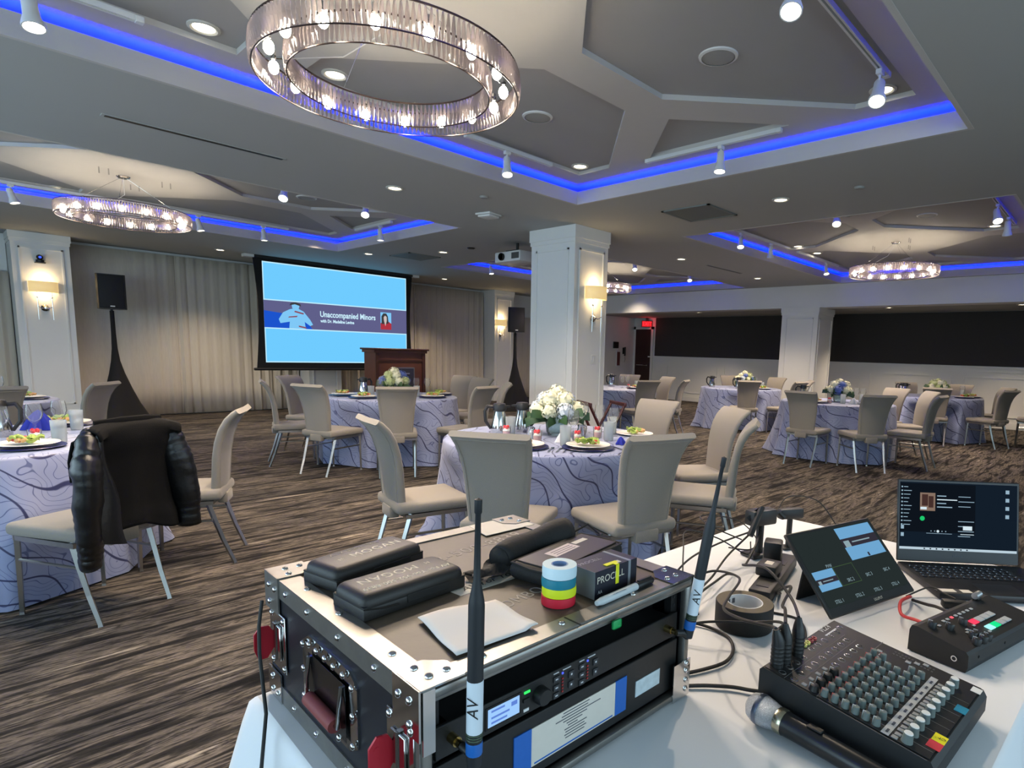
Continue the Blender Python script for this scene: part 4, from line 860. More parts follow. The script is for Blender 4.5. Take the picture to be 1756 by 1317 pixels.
# lectern table
tx, ty = T['T1']
dish(tx, ty, -.47, -.16, 'left front of the lectern table'); dish(tx, ty, -.50, .26, 'left rear of the lectern table', 'pl2'); dish(tx, ty, .26, -.45, 'right front of the lectern table'); dish(tx, ty, .58, -.13, 'right end of the lectern table', 'pl2')
put('tum', tx - .30, ty - .02, 'iced tumbler left of the lectern table flowers'); put('tum', tx + .20, ty - .20, 'iced tumbler right of the lectern table flowers'); put('car', tx - .26, ty + .24, 'steel carafe left on the lectern table', rz=0); put('par', tx - .12, ty - .12, 'parfait cup left of the lectern flowers'); put('par', tx - .2, ty - .26, 'parfait cup between lectern table salads')
put('wine', tx + .42, ty + .16, 'first wine glass right of the lectern flowers'); put('wine', tx + .52, ty + .06, 'second wine glass right of the lectern flowers'); put('wine', tx - .14, ty + .06, 'wine glass left of the lectern flowers'); napkin(tx + .38, ty + .34, NAPB, 'blue folded napkin on the lectern table', 1.4)
# right tables and the rest
def setting(k, nm, items):
    tx, ty = T[k]
    for kind, dx, dy, w in items:
        if kind == 'dish': dish(tx, ty, dx, dy, w + nm, 'pl2')
        else: put(kind, tx + dx, ty + dy, {'tum': 'iced tumbler ', 'wine': 'wine glass ', 'car': 'black-lidded carafe ', 'par': 'parfait cup '}[kind] + w + nm, rz=2.0)
setting('T2', ' of the nearest right-hand table', [('dish', -.52, .10, 'at left'), ('dish', -.20, -.52, 'at right front'), ('tum', -.28, -.18, 'at centre front'), ('tum', -.02, -.34, 'right of the flowers'), ('par', -.42, -.05, 'left front'), ('wine', -.25, .32, 'left of the flowers'), ('car', -.05, .48, 'at the far left'), ('wine', .15, -.30, 'far right'), ('wine', .25, -.18, 'far right rear')]); napkin(T['T2'][0] - .22, T['T2'][1] - .30, WHTC, 'white folded napkin on the nearest right-hand table')
setting('T3', ' of the far right table', [('dish', -.10, -.50, 'at right'), ('dish', .25, -.55, 'at right rear'), ('car', -.10, .50, 'standing left (left of two)'), ('car', -.22, .42, 'standing left (right of two)'), ('tum', .10, -.42, 'at right'), ('wine', .2, -.4, 'at right')])
setting('T4', ' of the table by the far wall column', [('car', -.45, .38, 'at left'), ('dish', -.10, -.50, 'at right'), ('tum', -.22, -.30, 'middle'), ('wine', -.02, -.32, 'middle right'), ('car', -.40, -.16, 'in the middle'), ('tum', .05, -.42, 'at right')])
setting('T5', ' of the table behind the centre column', [('dish', .12, -.50, 'at front'), ('dish', .50, -.30, 'at right'), ('wine', .08, -.22, 'left'), ('wine', .25, -.2, 'right'), ('tum', .28, -.38, 'middle'), ('par', .0, -.42, 'left front'), ('car', .30, .20, 'at rear')])
# folding tray stand
t = thing('tray_stand', 'dark red wooden folding tray stand between the centre table and column', 'tray stand', (5.0, 4.28, 0), rad(-28))
MAH = mat('dark_mahogany_wood', rgb(62, 18, 18), .4, noise=.2, nscale=8)
for s in (-1, 1):
    M().box((s * .20 - .014, -.22, .79), (s * .20 + .014, .22, .83), r=.006, seg=1).build('rail', MAH, t)
    for q in (-1, 1):
        M().tube([(s * .20, q * .19, .80), (-s * .20, q * .19, .012), (-s * .2, q * .19, 0)], .017, 4).build('leg', MAH, t)
for z in (.25,): M().box((-.12, -.19, .28), (-.10, .19, .31)).build('stretcher', MAH, t)
# ================================================================= EQUIPMENT TABLE
EZ = .742
t = thing('folding_table', 'long folding table under the white cloth in the foreground', 'table', (.350, 1.078, 0), rad(-2.7))
TW, TD = 1.88, .955
M().box((.01, -TD + .01, .70), (TW - .01, -.01, .733)).build('tabletop', mat('plywood', rgb(150, 120, 85), .6), t)
for x in (.15, TW - .15):
    for y in (-.12, -TD + .12): M().cyl((x, y, .70), (x, y, 0), .014, n=8).build('leg', BLKM, t)
def white_cloth():
    m = M(); r = random.Random(5); per = []; n = 60; rc = .02
    pts = []
    def edge(a, b, k):
        for i in range(k): pts.append((a[0] + (b[0] - a[0]) * i / k, a[1] + (b[1] - a[1]) * i / k))
    edge((0, 0), (0, -TD), 44); edge((0, -TD), (TW, -TD), 66); edge((TW, -TD), (TW, 0), 44); edge((TW, 0), (0, 0), 66)
    N_ = len(pts); cx_, cy_ = TW / 2, -TD / 2; vs_ = []
    rows = [(0.0, 0.0, EZ - .001), (.004, .0, EZ - .003), (.009, .1, EZ - .012), (.014, .2, EZ - .05), (.03, .4, EZ - .15), (.05, .6, EZ - .27), (.06, .8, EZ - .42), (.07, .9, EZ - .57), (.08, 1.0, .05)]
    for off, f, z in rows:
        for i, (x, y) in enumerate(pts):
            nx = (-1 if x < 1e-6 else 1 if x > TW - 1e-6 else 0); ny = (1 if y > -1e-6 else -1 if y < -TD + 1e-6 else 0)
            if i in (0,): nx, ny = -1, 1
            c = math.hypot(nx, ny) or 1; s = i * .5
            w = off + f * .030 * (math.sin(s * .9) + .6 * math.sin(s * .37 + 1)) * (1 if f > .15 else 0)
            corner = min(math.hypot(x - a, y - b) for a in (0, TW) for b in (0, -TD)); w += f * .06 * math.exp(-(corner / .14) ** 2)
            vs_.append((x + nx / c * w, y + ny / c * w, z))
    k = len(rows)
    fs = [(i * N_ + j, i * N_ + (j + 1) % N_, (i + 1) * N_ + (j + 1) % N_, (i + 1) * N_ + j) for i in range(k - 1) for j in range(N_)]
    m.add(vs_, fs, True)
    def top(u, v):
        x, y = TW * u, -TD * v; e = min(u, 1 - u, v, 1 - v)
        z = EZ - .001 + (.0022 * math.sin(7 * x + 5 * y) * math.sin(9 * y - 3 * x) + .0016 * max(0, math.sin(23 * x - 17 * y)) ** 6) * min(1, e * 9)
        return (x, y, z - .0028 if False else z)
    m.grid(top, 90, 56)
    o = m.build('white_tablecloth', WHTC, None, (.350, 1.078, 0), rad(-2.7), 180)
    tag(o, 'plain white cloth over the equipment table in the foreground', 'tablecloth')
white_cloth()
def inst(name, me, parent, loc, rz=0.0, sc=None, rot=None):
    o = link(name, me, parent, loc, rz)
    if sc: o.scale = sc
    if rot: o.rotation_euler = rot
    return o
# ---------------------------------------------------------------- road case
CX, CY, CZ = .353, .561, EZ + .003
CWd, CDp, CHt = .540, .508, .224
t = case = thing('equipment_case', 'black road case with aluminium edges and red butterfly tags at the table end', 'road case', (CX, CY, CZ), rad(-2.3))
LAM = mat('black_laminate', rgb(19, 22, 30), .38, noise=.15, nscale=60); BRN = mat('scuffed_brown_laminate', rgb(82, 72, 61), .5, noise=.18, nscale=26, bump=.04, bscale=120)
M().box((0, .002, .004), (.009, CDp - .002, CHt - .004)).build('side_panel', LAM, t); M().box((CWd - .009, .002, .004), (CWd, CDp - .002, CHt - .004)).build('side_panel', LAM, t)
M().box((.009, CDp - .011, .004), (CWd - .009, CDp - .002, CHt - .004)).build('back_panel', LAM, t); M().box((.009, .002, .004), (CWd - .009, CDp - .011, .012)).build('base_panel', LAM, t)
M().box((.004, .004, CHt - .012), (CWd - .004, CDp - .004, CHt - .003)).build('top_panel', BRN, t)
def angle_bar(nm, a, b, c, d):
    m = M().box(a, b); m.box(c, d); return m.build(nm, ALU, t)
e = .032
angle_bar('edge_profile', (0, 0, CHt - .003), (e, CDp, CHt), (-.002, 0, CHt - e), (0, CDp, CHt)); angle_bar('edge_profile', (CWd - e, 0, CHt - .003), (CWd, CDp, CHt), (CWd, 0, CHt - e), (CWd + .002, CDp, CHt))
angle_bar('edge_profile', (e, CDp - e, CHt - .003), (CWd - e, CDp, CHt), (0, CDp, CHt - e), (CWd, CDp + .002, CHt))
m = M().box((e, 0, CHt - .003), (CWd - e, e, CHt)).box((0, -.004, CHt - .016), (CWd, .012, CHt - .003), r=.004).box((.012, .002, CHt - .022), (CWd - .012, .008, CHt - .015)); m.build('front_profile', ALU, t)
angle_bar('edge_profile', (-.002, 0, 0), (0, CDp, e), (0, 0, -.001), (.03, CDp, .001)); angle_bar('edge_profile', (CWd, 0, 0), (CWd + .002, CDp, e), (CWd - .03, 0, -.001), (CWd, CDp, .001))
M().box((0, -.004, .001), (CWd, .012, .014), r=.004).build('front_profile', ALU, t)
for x in (0, CWd - .014):
    M().box((x, -.004, .014), (x + .014, .012, CHt - .016), r=.004).build('front_profile', ALU, t)
for x in (-.002, CWd): M().box((x, .0, e), (x + .002, .026, CHt - e)).build('corner_profile', ALU, t)
RIV = M().lathe([(.0055, 0), (.005, .0018), (.003, .0032), (.0001, .0037)], 10).mesh('rivet', STEEL)
def rivets(par, pts, rot):
    for p in pts: inst('rivet', RIV, par, p, rot=rot)
LEFT = (0, -PI / 2, 0)
for (x, y, sx, sy) in ((0, 0, 1, 1), (CWd, 0, -1, 1), (0, CDp, 1, -1), (CWd, CDp, -1, -1)):
    m = M(); a = .058
    m.prism([(x - sx * .003, y - sy * .004), (x + sx * a, y - sy * .004), (x + sx * a, y + sy * .036), (x + sx * .036, y + sy * a), (x - sx * .003, y + sy * a)][::sx * sy], CHt, CHt + .0025)
    xs_ = sorted((x - sx * .0045, x - sx * .002)); ysd = sorted((y - sy * .004, y + sy * a)); m.box((xs_[0], ysd[0], CHt - .062), (xs_[1], ysd[1], CHt + .0025))
    o = m.build('corner_brace', STEEL if sy > 0 else ALU, t)
    rivets(o, [(x + sx * .022, y + sy * .018, CHt + .0025), (x + sx * .046, y + sy * .018, CHt + .0025), (x + sx * .018, y + sy * .046, CHt + .0025)], (0, 0, 0))
    rivets(o, [(x - sx * .0045, y + sy * .018, CHt - .018), (x - sx * .0045, y + sy * .044, CHt - .020), (x - sx * .0045, y + sy * .018, CHt - .048)], (0, -sx * PI / 2, 0))
for y in (0, CDp):
    sy = 1 if y == 0 else -1
    for x in (0, CWd):
        sx = 1 if x == 0 else -1; xs_ = sorted((x - sx * .0045, x - sx * .002)); ysd = sorted((y - sy * .004, y + sy * .055))
        o = M().box((xs_[0], ysd[0], 0), (xs_[1], ysd[1], .052)).build('corner_brace', STEEL, t)
        rivets(o, [(x - sx * .0045, y + sy * .016, .014), (x - sx * .0045, y + sy * .040, .014), (x - sx * .0045, y + sy * .016, .038)], (0, -sx * PI / 2, 0))
o = M().box((CWd - .045, -.006, .0), (CWd + .004, -.004, .07)).build('corner_brace', STEEL, t); rivets(o, [(CWd - .008, -.006, z) for z in (.015, .032, .050, .064)], (PI / 2, 0, 0))
o = M().box((.0, -.006, CHt - .08), (.016, -.004, CHt - .0)).build('corner_brace', STEEL, t)
for y in (.11, .22, .33, .42): inst('rivet', RIV, t, (-.002, y, CHt - .016), rot=LEFT)
for y in (.09, .2, .31, .4): inst('rivet', RIV, t, (-.002, y, .016), rot=LEFT)
for y in (.10, .26, .38): inst('rivet', RIV, t, (.018, y, CHt), rot=(0, 0, 0))
for x in (.1, .24, .4): inst('rivet', RIV, t, (x, .018, CHt), rot=(0, 0, 0))
M().box((.255, -.0045, CHt + .0001), (.258, .030, CHt + .0004)).build('black_mark', BLKP, t)
M().box((.325, -.007, CHt - .030), (.345, -.004, CHt - .016), r=.003).build('green_sticker', mat('green_tape', rgb(20, 150, 80), .5), t)
# recessed handle on the left side
h = M().add([(-.003, y, z) for y, z in ((.160, .068), (.160, .158), (.185, .173), (.325, .173), (.350, .158), (.350, .068), (.325, .053), (.185, .053))], [tuple(range(7, -1, -1))]).build('handle_dish', STEEL, t); solidify(h, .003, 1)
M().box((-.0063, .190, .064), (-.0058, .320, .150)).build('recess_shade', mat('shade_toned_steel', rgb(84, 86, 90), .22, 1.0), h)  # flat plate; its darker steel tone paints in the shade of the hollow
rivets(h, [(-.006, y, z) for y, z in ((.170, .155), (.197, .163), (.228, .163), (.258, .163), (.288, .163), (.316, .163), (.341, .155), (.341, .115), (.169, .115), (.170, .070), (.341, .070), (.215, .060), (.295, .060))], LEFT)
M().tube([(-.008, .312, .146), (-.012, .312, .115), (-.014, .310, .086), (-.014, .255, .085), (-.014, .200, .086), (-.012, .198, .115), (-.008, .198, .146)], .0033, 8).build('bail', STEEL, h)
M().cyl((-.014, .302, .085), (-.014, .208, .085), .0105, n=12).build('grip', mat('dull_red_rubber', rgb(128, 58, 56), .65), h)
REDT = mat('red_lock_tag', rgb(176, 26, 44), .4, .2)
def latch(y, z, hole):
    o = M().box((-.004, y - .033, z - .05), (-.0015, y + .033, z + .05), r=.001, seg=1).build('butterfly_latch', STEEL, t)
    M().box((-.0075, y - .018, z - .03), (-.004, y + .018, z + .03), r=.0015, seg=1).cyl((-.006, y, z - .032), (-.006, y, z + .032), .004, n=8).build('twist_wing', STEEL, o)
    rivets(o, [(-.004, y + a, z + b) for a in (-.026, .026) for b in (-.042, .042)], LEFT)
    m = M().prism([(0, -.012), (-.012, -.030), (-.026, -.030), (-.032, -.012), (-.032, .016), (-.022, .028), (-.008, .026), (0, .012)], -.0015, .0015, T=TR(-.006, y + .012, z, rx=PI / 2)).cyl((-.028, y + .010, z + .012), (-.028, y + .0105, z + .012), .004, n=8)
    m.build('red_tag', REDT, o)
latch(.458, .115, 1); latch(.042, .125, -1)
# stencilled writing and stickers on the lid
INK = mat('faded_white_stencil', rgb(150, 144, 136), .7); top_z = CHt - .0026
text('lettering', '952-500-8839', .040, INK, t, (.335, .382, top_z), (0, 0, rad(8)), .0002, sx=1.08, space=1.15)
text('lettering', 'COMBO', .034, INK, t, (.250, .131, top_z), (0, 0, rad(9)), .0002, sx=.9, space=1.1)
PAPW = mat('off_white_label', rgb(206, 200, 190), .6, noise=.05, nscale=60)
o = M().prism([(.190, .202), (.335, .205), (.335, .244), (.185, .247)], top_z - .0004, top_z + .0002).build('white_label_strip', PAPW, t); BINK = mat('black_ink', rgb(22, 22, 24), .6)
text('label_writing', 'AV For You', .024, BINK, t, (.262, .224, top_z + .0004), (0, 0, rad(4)), .0001, shear=.3)
M().prism([(.402, .424), (.535, .424), (.535, CDp - .001), (.415, CDp - .001)], CHt - .0002, CHt + .0008).build('torn_label', PAPW, t)
# rack furniture
for x in (.016, CWd - .034): M().box((x, .016, .016), (x + .018, .030, CHt - .018)).build('rack_rail', BLKM, t)
hl = M()
for x in (.024, CWd - .026):
    for k in range(11): hl.cyl((x, .0160, .03 + k * .0158), (x, .0148, .03 + k * .0158), .003, n=8)
hl.build('rail_hole', mat('hole_grey', rgb(70, 72, 74), .4, .8), t)
M().box((.03, .06, .10), (CWd - .03, .061, .205)).build('inner_backing', BLKM, t)
# receiver
r_ = thing('wireless_receiver', 'black rack wireless receiver with a lit display in the road case', 'receiver', (CX, CY, CZ), rad(-2.3))
zb_, zt_ = .118, .162
M().box((.024, .008, zb_), (CWd - .024, .014, zt_), r=.0012, seg=1).box((.045, .014, zb_ + .002), (CWd - .045, .058, zt_ - .002)).build('front_panel', BLKP, r_)
def fp(nm, a, b, mt, dep=.002, base=.008): return M().box((a[0], base - dep, a[1]), (b[0], base, b[1])).build(nm, mt, r_)
fp('display_bezel', (.097, zb_ + .007), (.157, zt_ - .006), mat('gloss_black', rgb(8, 9, 11), .15), .001); fp('display', (.101, zb_ + .010), (.153, zt_ - .009), emis('lcd_blue', rgb(160, 205, 255), 1.0), .0015)
for k, (w, z) in enumerate(((.022, .149), (.030, .140), (.026, .133))): fp('display_text', (.106, z - .0015), (.106 + w, z + .0012), emis('lcd_ink', rgb(96, 132, 215), 1.0), .0017)
fp('display_text', (.139, .143), (.149, .149), emis('lcd_ink', rgb(96, 132, 215), 1.0), .0017)
M().lathe([(.013, 0), (.0125, .012), (.011, .014), (.0001, .014)], 18, T=TR(.190, .008, .139, rx=PI / 2)).build('knob', BLKP, r_)
fp('green_led', (.162, .150), (.172, .153), emis('green_led', rgb(60, 255, 110), 1.2), .0015); fp('menu_button', (.160, .138), (.170, .143), BLKM, .0025); fp('menu_button', (.161, .124), (.170, .128), WHT, .0015)
BTG = mat('button_grey', rgb(46, 48, 52), .5); SYM = mat('panel_print', rgb(190, 192, 196), .6)
for c in (0, 1):
    x = .216 + c * .052
    for q in (.149, .136, .124): fp('channel_button', (x, q - .004), (x + .011, q + .004), BTG, .002); fp('button_print', (x + .003, q - .001), (x + .008, q + .001), SYM, .0022)
    for k in range(5): fp('level_led', (x + .0165, .124 + k * .005), (x + .0195, .1265 + k * .005), mat('dim_red_led', rgb(150, 40, 40), .4), .0014)
    fp('level_led', (x + .0165, .152), (x + .0195, .155), emis('blue_led', rgb(90, 110, 255), 1.0), .0014)
    for q in (.146, .130): fp('channel_button', (x + .030, q - .005), (x + .040, q + .005), BTG, .002); fp('button_print', (x + .0335, q - .0015), (x + .0365, q + .0015), SYM, .0022)
    fp('panel_print', (x, .1575), (x + .010, .1590), SYM, .0012); fp('panel_print', (x + .018, .1575), (x + .034, .1590), SYM, .0012)
for x in (.046, .482):
    M().cyl((x, .008, .142), (x, -.006, .142), .0065, n=12).cyl((x, -.006, .142), (x, -.014, .142), .0048, n=12).build('antenna_socket', mat('brass', rgb(176, 156, 104), .25, 1.0), r_)
# drawer
d_ = thing('rack_drawer', 'black rack drawer with a taped instruction sheet in the road case', 'drawer', (CX, CY, CZ), rad(-2.3))
M().box((.024, .006, .020), (CWd - .024, .013, .112), r=.0012, seg=1).box((.045, .013, .018), (CWd - .045, .058, .108)).build('drawer_front', BLKP, d_)
def df(nm, a, b, mt, dep): return M().box((a[0], .006 - dep, a[1]), (b[0], .006, b[1])).build(nm, mt, d_)
df('instruction_sheet', (.172, .036), (.352, .094), PAPW, .0012)
BTP = mat('blue_painters_tape', rgb(24, 92, 176), .6, noise=.08, nscale=80); df('blue_tape', (.143, .036), (.174, .095), BTP, .0018); df('blue_tape', (.350, .036), (.377, .095), BTP, .0018)
PRT = mat('grey_print', rgb(70, 74, 84), .7)
for k, (a, b) in enumerate(((.235, .29), (.232, .287), (.22, .315), (.235, .285), (.242, .275), (.245, .265), (.238, .285), (.24, .28), (.238, .284), (.24, .28))): df('printed_line', (a, .0895 - k * .0045), (b, .0910 - k * .0045), PRT, .0014)
df('printed_line', (.18, .038), (.345, .0405), BTP, .0014)
df('handle_slot', (.402, .046), (.467, .074), mat('pale_scratched_label', rgb(186, 200, 206), .5, noise=.3, nscale=90), .0012)
# antennas
def antenna(base, tip, label):
    t = thing('antenna', label, 'antenna', base); d = Vector(tip) - Vector(base); L = d.length; T = d.to_track_quat('Z', 'Y').to_matrix().to_4x4()
    s = L / .35
    M().lathe([(.0001, 0), (.0085, .001), (.0095, .02 * s), (.0095, .215 * s), (.0088, .222 * s), (.0042, .248 * s), (.0032, .33 * s), (.0044, .332 * s), (.0044, .348 * s), (.0001, .35 * s)], 16, T=T).build('whip', mat('antenna_rubber', rgb(24, 28, 33), .55), t)
    M().lathe([(.0098, .048 * s), (.0098, .118 * s)], 16, T=T).build('white_label', mat('white_tape_label', rgb(205, 216, 226), .5), t)
    M().lathe([(.0098, .018 * s), (.0100, .019 * s), (.0100, .034 * s), (.0098, .035 * s)], 16, T=T).build('blue_band', mat('blue_band', rgb(26, 96, 176), .4), t)
    for k in range(3): M().lathe([(.0096, (.038 + k * .0035) * s), (.0100, (.039 + k * .0035) * s), (.0096, (.040 + k * .0035) * s)], 12, T=T).build('green_ring', mat('dark_green_ring', rgb(52, 74, 50), .5), t)
    cv = Vector((-.736, -.663, 0)).normalized(); rt = Vector((.663, -.736, 0))
    c = d.normalized() * .083 * s
    X = d.normalized(); Zn = (cv - X * cv.dot(X)).normalized(); Y = Zn.cross(X); q = Matrix((X, Y, Zn)).transposed().to_euler()
    text('label_writing', 'AV', .019, BINK, t, c + Zn * .0101, q, .0001, shear=.25)
    return t
antenna((.400, .5225, .871), (.4028, .5197, 1.1966), 'black whip antenna with white label standing in front of the case, nearer us')
antenna((.8586, .5193, .872), (.890, .486, 1.194), 'black whip antenna with white label leaning at the right end of the case')
tag(M().tube([(.399, .545, .886), (.400, .528, .884), (.400, .5225, .872)], .0055, 10).build('antenna_elbow', BLKM), 'black elbow joining the nearer antenna to the receiver', 'connector')
tag(M().tube([(.834, .527, .886), (.846, .522, .884), (.8586, .5193, .873)], .0055, 10).build('antenna_elbow', BLKM), 'black elbow joining the right antenna to the case', 'connector')
# ---------------------------------------------------------------- things on the case
LZ = CZ + CHt; ca = rad(-2.3)
def on_case(u, v, z=0.0): return (CX + u * math.cos(ca) - v * math.sin(ca), CY + u * math.sin(ca) + v * math.cos(ca), LZ - .002 + z)
EVA = mat('black_zip_case_shell', rgb(33, 31, 30), .5, noise=.1, nscale=150, bump=.08, bscale=500); LOGO = mat('cream_logo_print', rgb(214, 206, 190), .6)
def zip_case(u, v, rz, label, flip):
    t = thing('zip_case', label, 'case', on_case(u, v), ca + rz, 'black hard zip cases')
    M().box((-.092, -.044, .0), (.092, .044, .020), r=.003, seg=2).build('lower_shell', EVA, t); M().box((-.092, -.044, .006), (.092, .044, .038), r=.0145, seg=4).build('upper_shell', EVA, t)
    M().box((-.0918, -.0438, .0175), (.0918, .0438, .0215), r=.001, seg=1).build('zipper', RUB, t); M().box((-.02, -.0455, .008), (.06, -.044, .021), r=.0008, seg=1).build('fabric_tab', RUB, t)
    M().tube([(-.09, -.044, .019), (-.06, -.047, .014), (-.035, -.046, .012)], .0012, 5).build('zip_pull', RUB, t)
    a = PI if flip else 0; s = -1 if flip else 1
    text('lettering', 'MOGAN', .026, LOGO, t, (s * .018, s * -.004 if not flip else .010, .0383), (0, 0, a), .0001, sx=1.0, space=1.1); text('lettering', 'M', .012, LOGO, t, (s * -.055, -.006 if not flip else .012, .0383), (0, 0, a), .0001)
    if flip: text('lettering', 'AV For You 952-500-8839', .0145, LOGO, t, (0, -.019, .0383), (0, 0, a), .0002)
    else: text('lettering', 'AV For You', .016, mat('dim_print', rgb(120, 114, 104), .7), t, (.0, .022, .0383), (0, 0, 0), .0001, sx=1.5)
zip_case(.127, .400, rad(13), 'rear black zip case with upright cream logo on the road case', False)
zip_case(.120, .262, rad(5), 'front black zip case with upside-down cream writing on the road case', True)
def pap(u, v):
    a = Vector((.093, .167)).lerp(Vector((.218, .148)), u); b = Vector((.072, .035)).lerp(Vector((.202, .027)), u); p = a.lerp(b, v)
    return (p.x, p.y, .003 + .003 * math.sin(u * 5) * (1 - v) + .004 * (u > .9) * v + .0015 * math.sin(v * 8))
o = M().grid(pap, 12, 12).build('paper_napkin', mat('soft_white_paper', rgb(226, 222, 220), .8), None, (CX, CY, LZ), ca); solidify(o, .0015); tag(o, 'white folded paper napkin lying on the road case lid', 'napkin')
px, py, pz = on_case(.290, .079)
for k, (c, nm, h) in enumerate(((rgb(200, 28, 52), 'red', .0150), (rgb(214, 226, 30), 'yellow', .0150), (rgb(20, 120, 142), 'teal', .0150), (rgb(200, 222, 232), 'white', .0185))):
    t = thing('tape_roll', nm + (' roll of tape, %s of the small stack on the road case' % ('lowest', 'second from below', 'second from the top', 'topmost')[k]), 'tape', (px + .0006 * ((k % 2) * 2 - 1), py, pz), 0, 'stack of coloured tape rolls')
    M().lathe([(.0135, 0), (.027, .0003), (.0275, h * .5), (.027, h - .0003), (.0135, h - .0003)], 28).build('tape', mat(nm + '_tape', c, .5), t)
    M().lathe([(.0135, .0005), (.0135, h), (.0115, h), (.0115, .0005)], 20).build('core', mat('blue_grey_core', rgb(122, 148, 186), .6), t); pz += h
BXS = mat('grey_box_card', rgb(112, 118, 124), .5, noise=.08, nscale=40); BXN = mat('dark_box_card', rgb(28, 31, 44), .4)
t = thing('battery_box', 'grey and black battery box with a yellow tab on the road case', 'box', on_case(.338, .046), ca + rad(1))
M().box((0, 0, 0), (.106, .060, .046)).build('carton', BXN, t); M().box((-.0006, 0, 0), (0, .060, .046)).build('grey_end', BXS, t); M().box((.083, -.0006, 0), (.089, .0, .046)).box((.083, -.0006, .046), (.089, .060, .0466)).build('silver_stripe', mat('silver_print', rgb(150, 158, 166), .35, .4), t)
text('lettering', 'PROCELL', .0165, LOGO, t, (.038, -.0008, .030), (PI / 2, 0, 0), .0001); text('lettering', 'AA', .008, mat('panel_print', rgb(190, 192, 196), .6), t, (.012, -.0008, .010), (PI / 2, 0, 0), .0001)
text('lettering', 'PROCELL', .0125, mat('dim_print2', rgb(150, 150, 156), .6), t, (.030, .040, .0463), (0, 0, 0), .0001)
YEL = mat('yellow_tape_tab', rgb(228, 226, 30), .5); M().box((.050, -.001, .014), (.058, -.0006, .0475)).box((.050, -.001, .0466), (.058, .012, .0475)).box((.034, .006, .0466), (.064, .014, .0476)).build('yellow_tab', YEL, t)
M().box((.0585, .004, .0466), (.069, .013, .0474)).build('paper_scrap', PAPW, t)
t = thing('marker_pen', 'white marker pen with black cap along the front edge of the road case', 'pen', on_case(.317, .022, .0085), ca + rad(2))
M().tube([(0, 0, 0), (.008, 0, 0), (.012, 0, 0), (.098, 0, 0), (.10, 0, 0)], [.004, .0055, .0064, .0064, .006], 14).build('barrel', mat('pale_barrel', rgb(190, 198, 202), .35), t)
M().tube([(.10, 0, 0), (.102, 0, 0), (.142, 0, 0), (.146, 0, 0)], [.0062, .0068, .0062, .004], 14).box((.105, -.002, .0062), (.14, .002, .0085)).build('cap', BLKP, t)
text('lettering', 'Sharpie', .011, BINK, t, (.052, -.0042, .0050), (rad(40), 0, PI), .0001, shear=.2)
BFAB = mat('black_nylon_cloth', rgb(17, 17, 18), .75, bump=.3, bscale=90)
t = thing('cloth_pouch', 'rolled black cloth pouch behind the tape rolls on the road case', 'pouch', on_case(.395, .256, .002), ca + rad(9))
P_ = []; rs_ = []
for k in range(15): u = k / 14; P_.append((-.10 + .185 * u, .008 * math.sin(u * 4), .024 + .008 * u)); rs_.append(.021 + .003 * math.sin(u * 9) + .005 * u)
M().tube(P_, rs_, 18, True, flat=.95).build('roll', BFAB, t)
M().grid(lambda u, v: (-.165 + .07 * u, -.03 + .055 * v + .006 * math.sin(u * 9), .004 + .005 * math.sin(v * 8 + u * 5) + .012 * u), 10, 8).build('drawstring_mouth', BFAB, t); solidify(t.children[-1], .004)
M().tube([(-.16, -.02, .008), (-.168, -.005, .012), (-.158, .006, .010), (-.165, .018, .012)], .0025, 6).build('drawstring', RUB, t)
t = thing('zip_bag', 'flat black zip bag with paper label behind the battery box', 'bag', on_case(.408, .178, .001), ca + rad(10))
GLB = mat('grey_vinyl', rgb(44, 40, 37), .4, noise=.1, nscale=30)
M().box((-.112, -.052, 0), (.112, .052, .030), r=.013, seg=3).build('shell', BFAB, t); M().box((-.098, -.041, .0295), (.098, .041, .0325), r=.001, seg=1).build('clear_panel', GLB, t)
m = M(); m.tube([(-.105, -.047, .028), (.105, -.047, .028), (.111, 0, .028), (.105, .047, .028), (-.105, .047, .028), (-.111, 0, .028), (-.105, -.047, .028)], .003, 6); m.build('zipper', RUB, t)
M().box((-.045, -.004, .0326), (.03, .024, .0331), T=TR(0, 0, 0, rz=.03)).build('pink_label', mat('pinkish_label', rgb(204, 190, 192), .6), t); M().box((.035, .01, .0326), (.075, .022, .0331)).build('white_label', PAPW, t)
for k in range(3): M().box((-.035, .001 + k * .007, .0331), (.022, .0025 + k * .007, .0333)).build('printed_line', PRT, t)
tag(M().tube([on_case(.505, .262, .03), on_case(.525, .245, .045), on_case(.53, .215, .03), on_case(.52, .20, .035)], .0022, 6).build('cord_loop', RUB), 'thin black cord loop at the end of the cloth pouch', 'cord')
tag(M().tube([(.352, 1.04, .93), (.342, 1.03, .89), (.336, 1.015, .85), (.325, .965, .77), (.285, .90, .66), (.258, .86, .5), (.242, .83, .3), (.235, .82, .06)], .003, 8).build('hanging_cable', RUB), 'thin black cable hanging down the left side of the road case', 'cable')
# ---------------------------------------------------------------- audio mixer
MXB = mat('mixer_black', rgb(24, 24, 26), .45, noise=.08, nscale=60); MXS = mat('mixer_side', rgb(26, 28, 30), .5)
t = mixer = thing('audio_mixer', 'compact black audio mixer with grey and red-topped knobs', 'mixer', (1.063, .268, EZ + .001), rad(-4.2))
hw_, hd_ = .1405, .139
def topz(y): return .056 + (y + hd_) * (.088 - .056) / (2 * hd_)
TA = math.atan2(.032, 2 * hd_)
prof = [(-hd_ + .02, 0), (-hd_, .02), (-hd_, .046), (-hd_ + .006, .056), (hd_ - .006, .0875), (hd_, .082), (hd_, .02), (hd_ - .02, 0)]
Tx = Matrix(((0, 0, 1, 0), (1, 0, 0, 0), (0, 1, 0, 0), (0, 0, 0, 1)))
M().prism(prof, -hw_, hw_, T=Tx).build('body', MXS, t)
def on_mix(x, y, up=0.0): return (x, y, topz(y) + up)
MR = (TA, 0, 0)
